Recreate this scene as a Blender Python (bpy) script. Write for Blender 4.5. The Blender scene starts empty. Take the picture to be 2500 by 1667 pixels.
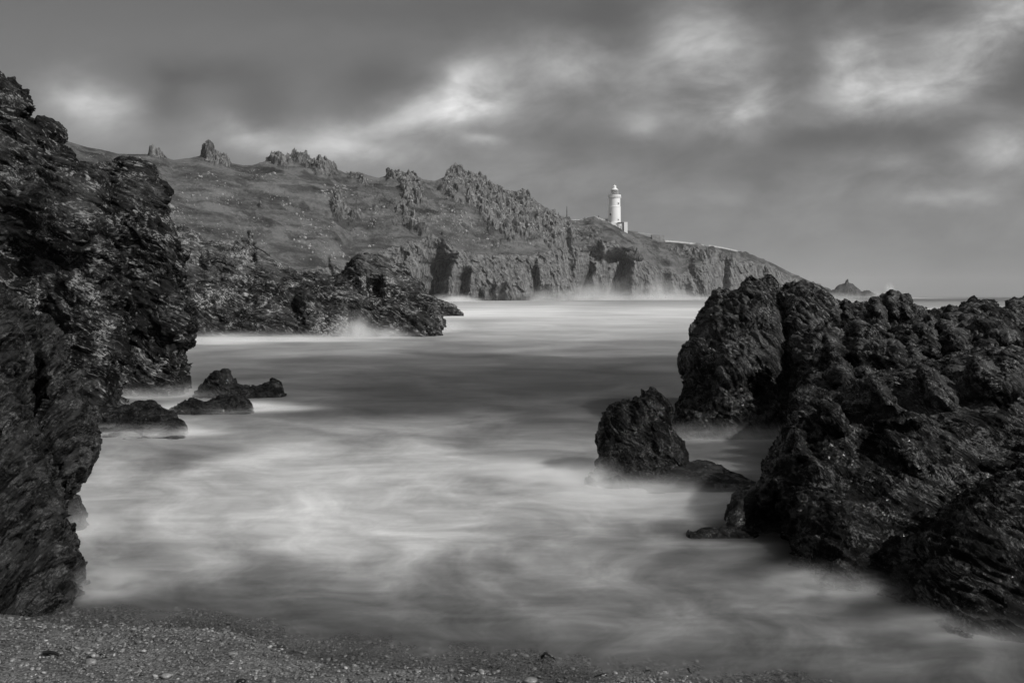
import bpy, math, random
import numpy as np
from mathutils.geometry import delaunay_2d_cdt
from mathutils import Vector
R = math.radians
rng = np.random.default_rng(7)
random.seed(7)
sc = bpy.context.scene
COL = sc.collection

# ------------------------------------------------------------------ camera
F, HZ, CX, CAMZ = 2430.0, 724.0, 1250.0, 2.2     # focal length, horizon row, centre column (in photo pixels), eye height
cam_d = bpy.data.cameras.new("camera")
cam = bpy.data.objects.new("camera", cam_d); COL.objects.link(cam)
cam.location = (0, 0, CAMZ); cam.rotation_euler = (R(90), 0, 0)
cam_d.sensor_width = 36; cam_d.lens = 36 * F / 2500
cam_d.shift_y = -(833.5 - HZ) / 2500
cam_d.clip_start = 0.1; cam_d.clip_end = 20000
sc.camera = cam

# ------------------------------------------------------------------ sun, sky
SUN_AZ, SUN_EL = 52, 38          # degrees to the right of straight behind the camera, height
az, el = R(SUN_AZ), R(SUN_EL)
sdir = Vector((math.sin(az) * math.cos(el), -math.cos(az) * math.cos(el), math.sin(el)))
sun_d = bpy.data.lights.new("sun", 'SUN'); sun_d.energy = 3.5; sun_d.angle = R(0.8); sun_d.color = (1, 0.99, 0.97)
sun = bpy.data.objects.new("sun", sun_d); COL.objects.link(sun)
sun.rotation_euler = sdir.to_track_quat('Z', 'Y').to_euler(); sun.location = (60, -60, 60)
sc.view_settings.view_transform = 'Standard'; sc.view_settings.look = 'None'
sc.view_settings.exposure = 0; sc.view_settings.gamma = 1
sc.cycles.use_denoising = True
sc.cycles.max_bounces = 5; sc.cycles.diffuse_bounces = 2; sc.cycles.glossy_bounces = 2
sc.cycles.transparent_max_bounces = 24; sc.cycles.volume_bounces = 3
sc.cycles.caustics_reflective = False; sc.cycles.caustics_refractive = False
sc.cycles.sample_clamp_indirect = 3


class NT:
    """small helper for node trees"""
    def __init__(s, tree): s.t = tree; s.n = tree.nodes; s.l = tree.links
    def node(s, kind, **kw):
        n = s.n.new(kind)
        for k, v in kw.items(): setattr(n, k, v)
        return n
    def link(s, a, b): s.l.new(a, b)
    def put(s, sock, v):
        if isinstance(v, bpy.types.NodeSocket): s.link(v, sock)
        else: sock.default_value = v
    def math(s, op, a, b=None, c=None, clamp=False):
        n = s.node('ShaderNodeMath', operation=op, use_clamp=clamp)
        s.put(n.inputs[0], a)
        if b is not None: s.put(n.inputs[1], b)
        if c is not None: s.put(n.inputs[2], c)
        return n.outputs[0]
    def noise(s, vec, scale, detail=4, rough=0.55, dist=0.0, lac=2.0, kind='FBM'):
        n = s.node('ShaderNodeTexNoise'); n.noise_type = kind; n.normalize = True if kind == 'FBM' else False
        s.put(n.inputs['Vector'], vec); n.inputs['Scale'].default_value = scale
        n.inputs['Detail'].default_value = detail; n.inputs['Roughness'].default_value = rough
        n.inputs['Distortion'].default_value = dist; n.inputs['Lacunarity'].default_value = lac
        return n.outputs[0]
    def ramp(s, v, lo, hi, a=0.0, b=1.0, smooth=True):
        n = s.node('ShaderNodeMapRange'); n.interpolation_type = 'SMOOTHSTEP' if smooth else 'LINEAR'; n.clamp = True
        s.put(n.inputs[0], v); s.put(n.inputs[1], lo); s.put(n.inputs[2], hi); s.put(n.inputs[3], a); s.put(n.inputs[4], b)
        return n.outputs[0]
    def mapping(s, vec, rot=(0, 0, 0), scale=(1, 1, 1), loc=(0, 0, 0)):
        n = s.node('ShaderNodeMapping'); s.put(n.inputs[0], vec)
        n.inputs['Rotation'].default_value = rot; n.inputs['Scale'].default_value = scale; n.inputs['Location'].default_value = loc
        return n.outputs[0]
    def gray(s, v):
        n = s.node('ShaderNodeCombineColor')
        for i in range(3): s.put(n.inputs[i], v)
        return n.outputs[0]
    def mix(s, f, a, b):
        n = s.node('ShaderNodeMix'); n.data_type = 'FLOAT'
        s.put(n.inputs[0], f); s.put(n.inputs[2], a); s.put(n.inputs[3], b)
        return n.outputs[0]


w = bpy.data.worlds.new("World"); sc.world = w; w.use_nodes = True
T = NT(w.node_tree); T.n.clear()
sky = T.node('ShaderNodeTexSky', sky_type='NISHITA'); sky.sun_disc = False
sky.sun_elevation = el; sky.sun_rotation = math.atan2(sdir.x, sdir.y); sky.air_density = 1.2; sky.dust_density = 1.5
sep = T.node('ShaderNodeSeparateColor'); T.link(sky.outputs[0], sep.inputs[0])
lum = T.math('ADD', T.math('MULTIPLY', sep.outputs[0], 0.55), T.math('MULTIPLY', sep.outputs[1], 0.45))
tc = T.node('ShaderNodeTexCoord')
sx = T.node('ShaderNodeSeparateXYZ'); T.link(tc.outputs['Generated'], sx.inputs[0])
# clouds live on directions: azimuth and height tangents, in units of photo pixels / 1000
dy = T.math('MAXIMUM', sx.outputs[1], 0.08)
cu = T.math('DIVIDE', T.math('MULTIPLY', sx.outputs[0], F / 1000), dy)
cv = T.math('DIVIDE', T.math('MULTIPLY', sx.outputs[2], F / 1000), dy)
cb = T.node('ShaderNodeCombineXYZ'); T.link(cu, cb.inputs[0]); T.link(cv, cb.inputs[1])
cvec = cb.outputs[0]
nw = T.node('ShaderNodeTexNoise'); T.link(T.mapping(cvec, scale=(1, 1.6, 1)), nw.inputs['Vector'])
nw.inputs['Scale'].default_value = 4.2; nw.inputs['Detail'].default_value = 6; nw.inputs['Roughness'].default_value = 0.55
vs = T.node('ShaderNodeVectorMath', operation='SUBTRACT'); T.link(nw.outputs[1], vs.inputs[0]); vs.inputs[1].default_value = (0.5, 0.5, 0.5)
vm = T.node('ShaderNodeVectorMath', operation='SCALE'); T.link(vs.outputs[0], vm.inputs[0]); vm.inputs['Scale'].default_value = 0.10
va = T.node('ShaderNodeVectorMath', operation='ADD'); T.link(cvec, va.inputs[0]); T.link(vm.outputs[0], va.inputs[1])
wv = va.outputs[0]
BLOBS = [  # column, row, half width, half height, tilt (deg, + = rising to the right), strength
    (228, 240, 85, 48, -12, .21), (1125, 190, 40, 60, -35, .14), (1000, 285, 150, 38, 20, .18), (1190, 240, 100, 50, 0, .13),
    (1375, 150, 85, 55, 0, .14), (1700, 85, 90, 75, 0, .15), (1640, 165, 90, 60, 0, .06), (1800, 235, 80, 80, 0, .14),
    (1805, 272, 34, 20, 0, .10), (1570, 292, 42, 28, 0, .07), (2100, 175, 62, 70, 20, .20), (2220, 215, 150, 42, 8, .15),
    (2400, 105, 100, 60, 35, .20), (2480, 45, 90, 45, 20, .10), (2260, 95, 60, 40, 0, .05), (620, 335, 60, 20, -15, .13),
    (760, 335, 75, 38, 0, .10), (920, 362, 110, 20, 0, .09), (1165, 345, 45, 14, -10, .12), (2440, 355, 70, 38, 0, .12),
    (2300, 470, 90, 20, 0, .07), (2120, 290, 140, 30, 0, .05), (1250, 430, 260, 50, 0, .03), (420, 340, 220, 30, 0, .05),
    (1650, 270, 60, 25, 0, .04), (2230, 400, 120, 25, 0, .03),
    (640, 255, 55, 50, 0, -.05), (480, 178, 130, 32, 0, -.05), (400, 265, 45, 60, 0, -.06), (900, 345, 80, 16, 0, -.07),
    (930, 200, 70, 50, 0, -.06), (2050, 325, 170, 42, 8, -.08), (2490, 175, 50, 60, 0, -.10), (2270, 150, 60, 22, 0, -.05),
    (1480, 350, 170, 50, 0, -.035), (1960, 120, 70, 110, 0, -.04), (2300, 320, 90, 26, 0, -.05), (1500, 60, 120, 60, 0, -.04),
    (1800, 400, 200, 40, 5, -.03), (1300, 20, 500, 30, 0, -.03)]
tot = None
for bx_, by_, rx, ry, an, amp in BLOBS:
    m = T.mapping(wv, loc=(-(bx_ - CX) / 1000, -(HZ - by_) / 1000, 0))
    m = T.mapping(m, rot=(0, 0, -R(an)))
    m = T.mapping(m, scale=(1000 / (rx * 1.38), 1000 / (ry * 1.38), 0))
    d = T.node('ShaderNodeVectorMath', operation='DOT_PRODUCT'); T.link(m, d.inputs[0]); T.link(m, d.inputs[1])
    g = T.math('MULTIPLY', T.math('EXPONENT', T.math('MULTIPLY', d.outputs['Value'], -1.0)), amp)
    tot = g if tot is None else T.math('ADD', tot, g)
cn = T.noise(T.mapping(T.mapping(cvec, rot=(0, 0, -0.14)), scale=(1, 1.9, 1)), 4.4, 8, 0.56, .25)
cn2 = T.math('MULTIPLY', T.math('SUBTRACT', cn, 0.5), T.math('MULTIPLY', T.ramp(cv, 0.02, 0.3, 0.06, 0.30), T.ramp(T.math('SUBTRACT', cu, T.math('MULTIPLY', cv, 1.2)), -1.6, .1, .12, 1)))
gr = T.ramp(cv, 0.0, 0.75, 0.53, 0.455, smooth=False)
ptot = T.math('ADD', T.math('ADD', T.math('MULTIPLY', tot, T.ramp(cn, .32, .66, .7, 1.75, smooth=False)), cn2), gr)
ptot = T.math('POWER', T.math('MAXIMUM', ptot, 0.2), 2.2)
front = T.ramp(sx.outputs[1], 0.05, 0.3)
ns_ = T.noise(tc.outputs['Generated'], 3, 4, 0.5)
behind = T.math('MULTIPLY', T.ramp(ns_, 0.4, 0.65, 0.7, 1.6), 0.24)
pat = T.mix(front, behind, ptot)
# sky brightness from the daylight sky model, clouds as its relative pattern
SKYREF = 4.6
lumn = T.math('DIVIDE', lum, SKYREF)
lumn = T.math('POWER', T.math('MINIMUM', T.math('MAXIMUM', lumn, 0.3), 3.0), 0.25)
fin = T.math('MULTIPLY', pat, lumn)
bg = T.node('ShaderNodeBackground'); T.link(T.gray(fin), bg.inputs[0]); bg.inputs[1].default_value = 1.0
wo = T.node('ShaderNodeOutputWorld'); T.link(bg.outputs[0], wo.inputs[0])

# ------------------------------------------------------------------ helpers
def pt(px, py, Y):
    """world point seen at photo pixel px,py at distance Y"""
    return np.array([(px - CX) / F * Y, Y, CAMZ - (py - HZ) / F * Y])

def tag(o, label=None, cat=None, group=None, kind=None):
    if label: o['label'] = label
    if cat: o['category'] = cat
    if group: o['group'] = group
    if kind: o['kind'] = kind
    return o

def mesh_np(name, V, Fc, mat=None, parent=None, smooth=True, attrs=None):
    V = np.asarray(V, np.float32); Fc = np.asarray(Fc, np.int32)
    me = bpy.data.meshes.new(name)
    me.vertices.add(len(V)); me.vertices.foreach_set('co', V.ravel())
    k = Fc.shape[1]
    me.loops.add(Fc.size); me.loops.foreach_set('vertex_index', Fc.ravel())
    me.polygons.add(len(Fc)); me.polygons.foreach_set('loop_start', np.arange(0, Fc.size, k, dtype=np.int32))
    me.polygons.foreach_set('loop_total', np.full(len(Fc), k, np.int32))
    me.update(calc_edges=True)
    if smooth: me.polygons.foreach_set('use_smooth', np.ones(len(Fc), bool))
    for a, vals in (attrs or {}).items():
        at = me.attributes.new(a, 'FLOAT', 'POINT'); at.data.foreach_set('value', np.asarray(vals, np.float32))
    if mat: me.materials.append(mat)
    o = bpy.data.objects.new(name, me); COL.objects.link(o)
    if parent: o.parent = parent
    return o

def grid_faces(nr, nc):
    i = np.arange(nr - 1)[:, None] * nc + np.arange(nc - 1)[None, :]
    return np.stack([i, i + 1, i + nc + 1, i + nc], -1).reshape(-1, 4)

_perm = {}
def perm(seed):
    if seed not in _perm:
        r = np.random.default_rng(seed); p = r.permutation(256).astype(np.int32); p = np.concatenate([p, p, p])
        g = r.normal(size=(256, 3)).astype(np.float32); g /= np.linalg.norm(g, axis=1)[:, None]
        _perm[seed] = (p, g)
    return _perm[seed]

def perlin(P, seed=0):
    p, g = perm(seed)
    P = P.astype(np.float32); fl = np.floor(P); I = fl.astype(np.int32) & 255; f = P - fl
    u = f * f * f * (f * (f * 6 - 15) + 10)
    out = np.zeros(len(P), np.float32)
    A = (p[I[:, 0]], p[I[:, 0] + 1])
    for i in (0, 1):
        wi = u[:, 0] if i else 1 - u[:, 0]
        for j in (0, 1):
            B = p[A[i] + I[:, 1] + j]; wj = wi * (u[:, 1] if j else 1 - u[:, 1])
            for k in (0, 1):
                gg = g[p[B + I[:, 2] + k]]
                d = gg[:, 0] * (f[:, 0] - i) + gg[:, 1] * (f[:, 1] - j) + gg[:, 2] * (f[:, 2] - k)
                out += d * wj * (u[:, 2] if k else 1 - u[:, 2])
    return out * 1.5

def fbm(P, oct=4, seed=0, gain=0.5, ridged=False):
    s = np.zeros(len(P), np.float32); a = 1.0; fq = 1.0; t = 0
    for o in range(oct):
        n = perlin(P * fq + o * 17.3, seed + o)
        s += a * ((1 - 2 * np.abs(n)) if ridged else n); t += a
        a *= gain; fq *= 2.03
    return s / t

def cells(P, seed=0):
    """faceted blocks: a randomly tilted plane per cell; returns (plane height, cell random)"""
    p, g = perm(seed + 500)
    fl = np.floor(P); I = fl.astype(np.int32); f = (P - fl).astype(np.float32)
    best = np.full(len(P), 9.0, np.float32); val = np.zeros(len(P), np.float32); rid = np.zeros(len(P), np.float32)
    for i in (-1, 0, 1):
        a = p[(I[:, 0] + i) & 255]
        for j in (-1, 0, 1):
            b = p[a + ((I[:, 1] + j) & 255)]
            for k in (-1, 0, 1):
                h = p[b + ((I[:, 2] + k) & 255)]
                q = g[h]; c = 0.5 + 0.42 * q
                d0 = f[:, 0] - i - c[:, 0]; d1 = f[:, 1] - j - c[:, 1]; d2 = f[:, 2] - k - c[:, 2]
                dd = d0 * d0 + d1 * d1 + d2 * d2
                m = dd < best
                n = g[(h * 7 + 13) & 255]
                best = np.where(m, dd, best)
                val = np.where(m, d0 * n[:, 0] + d1 * n[:, 1] + d2 * n[:, 2], val)
                rid = np.where(m, h / 255.0, rid)
    return val, rid

def rotm(ax, ay, az_):
    from mathutils import Euler
    return np.array(Euler((R(ax), R(ay), R(az_))).to_matrix(), np.float32)

# ------------------------------------------------------------------ rocks
def resample(pts, step):
    out = []
    n = len(pts)
    for i in range(n):
        a, b = np.array(pts[i], float), np.array(pts[(i + 1) % n], float)
        m = max(1, int(np.linalg.norm(b - a) / step))
        for k in range(m): out.append(a + (b - a) * k / m)
    return np.array(out)

def inside(P, poly):
    x, y = P[:, 0], P[:, 1]; c = np.zeros(len(P), bool); n = len(poly); j = n - 1
    for i in range(n):
        xi, yi = poly[i]; xj, yj = poly[j]
        m = ((yi > y) != (yj > y)) & (x < (xj - xi) * (y - yi) / (yj - yi + 1e-9) + xi)
        c ^= m; j = i
    return c

def edge_dist(P, poly):
    A = poly; B = np.roll(poly, -1, axis=0); best = np.full(len(P), 1e9)
    for a, b in zip(A, B):
        ab = b - a; t = np.clip(((P - a) @ ab) / (ab @ ab + 1e-9), 0, 1)
        best = np.minimum(best, np.linalg.norm(P - a - t[:, None] * ab, axis=1))
    return best

def lobe(pts, yb, Yb, yt, Yt, front, back, rad=None, relief=()):
    """closed inflated body: its front face lies Yb away at photo row yb and Yt away at row yt;
    front / back = how far it bulges from its rim; relief = (px, py, rx, ry, metres) dents (+) and knobs (-)"""
    poly = np.array(pts, float); bb0, bb1 = poly.min(0), poly.max(0); size = (bb1 - bb0).max()
    step = size / 42
    B = resample(pts, step * 0.7)
    gx, gy = np.meshgrid(np.arange(bb0[0], bb1[0], step), np.arange(bb0[1], bb1[1], step))
    G = np.stack([gx.ravel(), gy.ravel()], 1) + rng.uniform(-.25, .25, (gx.size, 2)) * step
    G = G[inside(G, poly)]; dG = edge_dist(G, poly); G = G[dG > step * 0.45]
    P = np.concatenate([B, G]); nB = len(B)
    vv, _, ff, ov, _, _ = delaunay_2d_cdt([Vector(p) for p in P], [(i, (i + 1) % nB) for i in range(nB)], [], 1, 1e-4)
    V2 = np.array([(v.x, v.y) for v in vv]); n = len(V2)
    isb = np.array([any(k < nB for k in o) for o in ov])
    d = edge_dist(V2, poly); d[isb] = 0
    Rr = rad or max(d.max() * 0.8, 1)
    pr = np.sqrt(1 - (1 - np.minimum(d / Rr, 1)) ** 2)
    base = Yb + (Yt - Yb) * (V2[:, 1] - yb) / (yt - yb + 1e-9) + front
    rel = np.zeros(n)
    for (rx0, ry0, rrx, rry, m) in relief:
        rel += m * np.exp(-((V2[:, 0] - rx0) / rrx) ** 2 - ((V2[:, 1] - ry0) / rry) ** 2)
    Yf = base - front * pr + rel * np.minimum(pr * 1.5, 1); Yk = base + back * pr
    def w3(Y): return np.stack([(V2[:, 0] - CX) / F * Y, Y, CAMZ - (V2[:, 1] - HZ) / F * Y], 1)
    W = np.concatenate([w3(Yf), w3(Yk)])
    idx = np.arange(n) + n; idx[isb] = np.arange(n)[isb]
    tris = []
    for f in ff:
        for k in range(1, len(f) - 1):
            tris.append((f[0], f[k], f[k + 1])); tris.append((idx[f[0]], idx[f[k + 1]], idx[f[k]]))
    return W, np.array(tris)

def remesh(parts, voxel):
    Vs, Fs, n = [], [], 0
    for V, Fc in parts: Vs.append(V); Fs.append(Fc + n); n += len(V)
    o = mesh_np('tmp', np.concatenate(Vs), np.concatenate(Fs))
    md = o.modifiers.new('r', 'REMESH'); md.mode = 'VOXEL'; md.voxel_size = voxel; md.adaptivity = 0
    sm = o.modifiers.new('s', 'SMOOTH'); sm.iterations = 6; sm.factor = 0.6
    dg = bpy.context.evaluated_depsgraph_get(); dg.update()
    me = bpy.data.meshes.new_from_object(o.evaluated_get(dg))
    old = o.data; bpy.data.objects.remove(o); bpy.data.meshes.remove(old)
    return me

def vget(me):
    V = np.empty(len(me.vertices) * 3, np.float32); me.vertices.foreach_get('co', V)
    N = np.empty(len(me.vertices) * 3, np.float32); me.vertex_normals.foreach_get('vector', N)
    return V.reshape(-1, 3), N.reshape(-1, 3)

def frame(theta, tilt=0.35):
    """bedding frame seen from the front: rows = long axis (theta degrees up from the right), depth axis, thin axis"""
    a = R(theta); L = np.array([math.cos(a), 0.25, math.sin(a)]); T_ = np.array([-math.sin(a), tilt, math.cos(a)])
    L /= np.linalg.norm(L); T_ -= T_ @ L * L; T_ /= np.linalg.norm(T_); D = np.cross(T_, L)
    return np.stack([L, D, T_], 1).astype(np.float32)

def rmf(P, oct=5, seed=0, lac=2.05, H=0.75):
    """ridged multifractal: sharp crests, quieter hollows"""
    w_ = np.ones(len(P), np.float32); out = np.zeros(len(P), np.float32); fq = 1.0; a = 1.0; t = 0
    for o in range(oct):
        n = 1 - np.abs(perlin(P * fq + o * 11.7, seed + o)) * 1.25
        n = np.clip(n, 0, 1) ** 2 * w_
        out += n * a; t += a; w_ = np.clip(n * 1.9, 0.08, 1); fq *= lac; a *= H ** 1.6
    return out / t - 0.33

def craggy(me, s, theta, amp=1.0, seed=1, strata=1.0, block=1.0, fine=1.0, big=1.0, warp=1.0):
    """s = size in metres of the main features; theta = direction of the bedding"""
    M = frame(theta)
    V, N = vget(me)
    wrp = np.stack([fbm(V / (s * 2.0), 3, seed + 40 + i) for i in range(3)], 1) * s * 0.75 * warp
    Q = (V + wrp) @ M
    d = fbm(V / (s * 1.7), 2, seed) * 0.20 * s * big
    d += strata * rmf(Q / np.array([s * 2.6, s * 1.1, s * 0.45], np.float32), 3, seed + 1) * 0.15 * s
    tb = Q[:, 2] / (s * 0.46) + 0.7 * perlin(Q / np.array([s * 1.6, s, s * .8], np.float32), seed + 21)
    fb = tb - np.floor(tb); sb = np.where(fb < .86, fb / .86, (1 - fb) / .14)
    d += strata * sb * 0.17 * s * np.clip(.55 + 1.3 * perlin(Q / (s * 1.7), seed + 22), 0, 1.3)
    c, rid = cells(Q / np.array([s * 1.6, s * 0.8, s * 0.27], np.float32), seed)
    d += block * (c * 0.09 + (rid - 0.5) * 0.10) * s
    d -= d.mean() + 0.01 * s
    V = V + N * (d * amp)[:, None]
    me.vertices.foreach_set('co', V.ravel()); me.update()
    V, N = vget(me)
    Q = (V + wrp * .9) @ M
    c2, r2 = cells(Q / np.array([s * 0.55, s * 0.22, s * 0.07], np.float32), seed + 3)
    d = block * (c2 * 0.022 + (r2 - 0.5) * 0.034) * s
    d += fine * 0.085 * s * rmf(Q / np.array([s * .8, s * .3, s * .10], np.float32), 5, seed + 5)
    t = Q[:, 2] / (s * 0.13) + 1.2 * perlin(Q / np.array([s, s, s * .5], np.float32), seed + 9)
    fr = t - np.floor(t); saw = np.where(fr < .8, fr / .8, (1 - fr) / .2)
    d += strata * saw * 0.03 * s * np.clip(0.4 + 1.4 * perlin(Q / s, seed + 11), 0, 1.4)
    d -= d.mean()
    V = V + N * (d * amp)[:, None]
    me.vertices.foreach_set('co', V.ravel()); me.update()

def rock(name, lobes, voxel, s, rot, mat, label, cat, group=None, seed=1, parent=None, kind=None, flat=False, **kw):
    me = remesh(lobes, voxel)
    craggy(me, s, rot, seed=seed, **kw)
    me.polygons.foreach_set('use_smooth', np.ones(len(me.polygons), bool))
    me.materials.clear(); me.materials.append(mat); me.name = name
    o = bpy.data.objects.new(name, me); COL.objects.link(o)
    if parent: o.parent = parent
    tag(o, label, cat, group, kind)
    print(name, len(me.vertices))
    return o

# ------------------------------------------------------------------ materials
def new_mat(name):
    m = bpy.data.materials.new(name); m.use_nodes = True
    t = NT(m.node_tree); t.n.clear()
    out = t.node('ShaderNodeOutputMaterial'); bs = t.node('ShaderNodeBsdfPrincipled'); t.link(bs.outputs[0], out.inputs[0])
    return m, t, bs, out

def rock_mat(name, dark=0.02, mid=0.05, light=0.22, flecks=0.5, s=1.0, th=0, rough=(0.35, 0.75),
             dry=None, dryz=(0, 1), bump=0.5, veins=0.6, spec=0.35, dryrough=.85, fold=1.1):
    """s = feature size in metres. dry: (dark, mid, light) above the tide mark dryz"""
    m, t, bs, out = new_mat(name)
    tc = t.node('ShaderNodeTexCoord'); co = tc.outputs['Object']
    wn_ = t.node('ShaderNodeTexNoise'); t.link(co, wn_.inputs['Vector']); wn_.inputs['Scale'].default_value = .55 / s; wn_.inputs['Detail'].default_value = 3
    ws_ = t.node('ShaderNodeVectorMath', operation='MULTIPLY_ADD'); t.link(wn_.outputs[1], ws_.inputs[0])
    ws_.inputs[1].default_value = (s * fold,) * 3; t.link(co, ws_.inputs[2])
    rt = t.mapping(ws_.outputs[0], rot=(0, R(th), 0))
    st = t.mapping(rt, scale=(.45, 1, 2.2))
    a1 = t.noise(st, 1.1 / s, 6, 0.6, 0.6)
    a2 = t.noise(st, 7 / s, 6, 0.7, 0.3)
    a3 = t.noise(co, 0.55 / s, 4, 0.6)
    v = t.ramp(t.math('ADD', t.math('MULTIPLY', a1, 0.55), t.math('MULTIPLY', a2, 0.45)), 0.42, 0.60)
    fl = t.ramp(t.math('ADD', t.math('MULTIPLY', a2, 0.7), t.math('MULTIPLY', a3, 0.3)), 0.605 - 0.08 * flecks, 0.66 - 0.08 * flecks)
    a4 = t.noise(t.mapping(rt, scale=(.6, 1, 1.5)), 19 / s, 4, 0.72)
    patch = t.noise(co, 1.3 / s, 6, 0.68, 0.8)
    pf = t.math('MULTIPLY', t.ramp(patch, 0.54, 0.60), t.ramp(a4, 0.48, 0.56))
    sp_ = t.math('MULTIPLY', t.ramp(a4, 0.60, 0.64), t.ramp(patch, 0.44, 0.52, 0, .8))
    fl = t.math('MAXIMUM', t.math('MULTIPLY', fl, 0.55), t.math('MULTIPLY', t.math('MAXIMUM', pf, sp_), min(1, flecks * 1.5)), clamp=True)
    vn = t.noise(t.mapping(rt, scale=(.5, .7, 1.6)), 0.9 / s, 3, 0.5, 0.6)
    vl = t.ramp(t.math('ABSOLUTE', t.math('SUBTRACT', vn, 0.52)), 0.002, 0.008, 1, 0)
    vl = t.math('MULTIPLY', vl, t.math('MULTIPLY', t.ramp(a2, 0.45, 0.6), veins))
    if dry:
        sp = t.node('ShaderNodeSeparateXYZ'); t.link(co, sp.inputs[0])
        zz = t.math('ADD', sp.outputs[2], t.math('MULTIPLY', t.math('SUBTRACT', a3, 0.5), (dryz[1] - dryz[0]) * 2.4))
        dr = t.ramp(zz, dryz[0], dryz[1])
        D, Mi, L = t.mix(dr, dark, dry[0]), t.mix(dr, mid, dry[1]), t.mix(dr, light, dry[2])
    else: D, Mi, L = dark, mid, light
    base = t.mix(v, D, Mi)
    base = t.mix(t.math('MAXIMUM', fl, vl, clamp=True), base, L)
    t.link(t.gray(base), bs.inputs['Base Color'])
    rr = t.ramp(t.noise(co, 4 / s, 4, 0.6), 0.4, 0.62, max(rough[0], .5), rough[1] + .1)
    if dry: rr = t.mix(dr, rr, dryrough)
    wet = t.math('MULTIPLY', t.ramp(t.noise(co, 2.2 / s, 4, 0.65, .5), 0.50, 0.58), t.ramp(a4, .38, .5))
    if dry: wet = t.math('MULTIPLY', wet, t.mix(dr, 1.0, 0.25))
    t.link(t.mix(wet, rr, rough[0] * .75), bs.inputs['Roughness']); t.link(t.mix(wet, .07, spec * 2), bs.inputs['Specular IOR Level'])
    b1 = t.node('ShaderNodeBump'); b1.inputs['Strength'].default_value = bump; b1.inputs['Distance'].default_value = 0.07 * s
    rg = t.node('ShaderNodeTexNoise'); rg.noise_type = 'RIDGED_MULTIFRACTAL'; rg.normalize = False; t.link(t.mapping(rt, scale=(.35, 1, 2.4)), rg.inputs['Vector'])
    rg.inputs['Scale'].default_value = 3.2 / s; rg.inputs['Detail'].default_value = 7; rg.inputs['Roughness'].default_value = .62
    rg.inputs['Offset'].default_value = 1; rg.inputs['Gain'].default_value = 1.6
    hh = t.math('ADD', t.math('MULTIPLY', rg.outputs[0], .30), t.math('MULTIPLY', t.noise(co, 30 / s, 6, 0.75), 0.45))
    t.link(hh, b1.inputs['Height']); t.link(b1.outputs[0], bs.inputs['Normal'])
    return m

def plain_mat(name, col, rough=0.7, var=0.15, scale=1.0, bump=0.0, metallic=0):
    m, t, bs, out = new_mat(name)
    tc = t.node('ShaderNodeTexCoord')
    n = t.noise(tc.outputs['Object'], scale, 5, 0.6)
    t.link(t.gray(t.math('MULTIPLY', t.ramp(n, 0.3, 0.7, 1 - var, 1 + var), col)), bs.inputs['Base Color'])
    bs.inputs['Roughness'].default_value = rough; bs.inputs['Metallic'].default_value = metallic
    if bump:
        b = t.node('ShaderNodeBump'); b.inputs['Strength'].default_value = bump; b.inputs['Distance'].default_value = 0.3 / scale
        t.link(t.noise(tc.outputs['Object'], scale * 3, 6, 0.65), b.inputs['Height']); t.link(b.outputs[0], bs.inputs['Normal'])
    return m

# ------------------------------------------------------------------ headland
RIDGE = np.array([(-500, 300), (-200, 318), (0, 332), (100, 338), (152, 343), (170, 347), (214, 360), (250, 366), (290, 376), (350, 377), (372, 378),
    (404, 385), (424, 391), (469, 385), (493, 380), (530, 386), (558, 397), (594, 404), (618, 403), (642, 396), (671, 386), (704, 386),
    (740, 388), (761, 392), (790, 399), (810, 405), (826, 415), (844, 423), (874, 420), (901, 429), (924, 435), (945, 429), (963, 426),
    (984, 428), (1005, 430), (1034, 438), (1061, 442), (1085, 433), (1100, 422), (1114, 416), (1126, 418), (1144, 426), (1168, 434), (1183, 445),
    (1201, 454), (1221, 462), (1257, 467), (1278, 474), (1296, 486), (1320, 498), (1340, 514), (1358, 524), (1384, 538), (1424, 538), (1436, 531),
    (1451, 528), (1482, 542), (1509, 554), (1529, 562), (1557, 570), (1591, 580), (1624, 590), (1654, 592), (1719, 601), (1762, 607), (1801, 613),
    (1827, 621), (1850, 628), (1887, 643), (1929, 665), (1967, 682), (1985, 690), (1996, 695), (2005, 698), (2016, 706), (2031, 713), (2045, 722), (2060, 728), (2090, 732)], float)
CTOP = np.array([(-500, 640), (300, 650), (420, 640), (700, 655), (850, 650), (950, 606), (1000, 588), (1060, 572), (1110, 598), (1150, 612), (1200, 622),
    (1290, 622), (1370, 606), (1430, 596), (1500, 592), (1530, 606), (1560, 620), (1600, 650), (1660, 668), (1720, 640), (1780, 628), (1850, 640), (1930, 672), (2000, 700), (2031, 716), (2060, 730), (2090, 734)], float)
DB = np.array([(-500, 210), (0, 260), (400, 330), (800, 410), (1000, 470), (1150, 510), (1300, 550), (1500, 610), (1700, 690), (1900, 800), (2030, 890), (2090, 920)], float)
DR = np.array([(-500, 420), (0, 430), (400, 500), (700, 560), (1000, 610), (1150, 640), (1300, 660), (1384, 690), (1500, 700), (1624, 725), (1800, 780), (1900, 840), (2030, 905), (2090, 930)], float)
def ip(T_, x): return np.interp(x, T_[:, 0], T_[:, 1])
nu, nv1, nv2, nv3 = 1750, 190, 190, 26
U = np.linspace(-450, 2088, nu)
y_r, y_c, D0, D1 = ip(RIDGE, U), ip(CTOP, U), ip(DB, U), ip(DR, U)
y_c = y_c + perlin(np.stack([U / 38, U * 0, U * 0], 1), 73) * 11 + perlin(np.stack([U / 12, U * 0, U * 0], 1), 74) * 4
y_c = np.maximum(y_c, y_r + 3)
k_ = np.ones(9) / 9; y_c = np.convolve(np.pad(y_c, 4, 'edge'), k_, 'valid')
jag = perlin(np.stack([U / 9, U * 0, U * 0], 1), 71) * 1.6 + perlin(np.stack([U / 3.5, U * 0, U * 0], 1), 72) * 0.9
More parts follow.
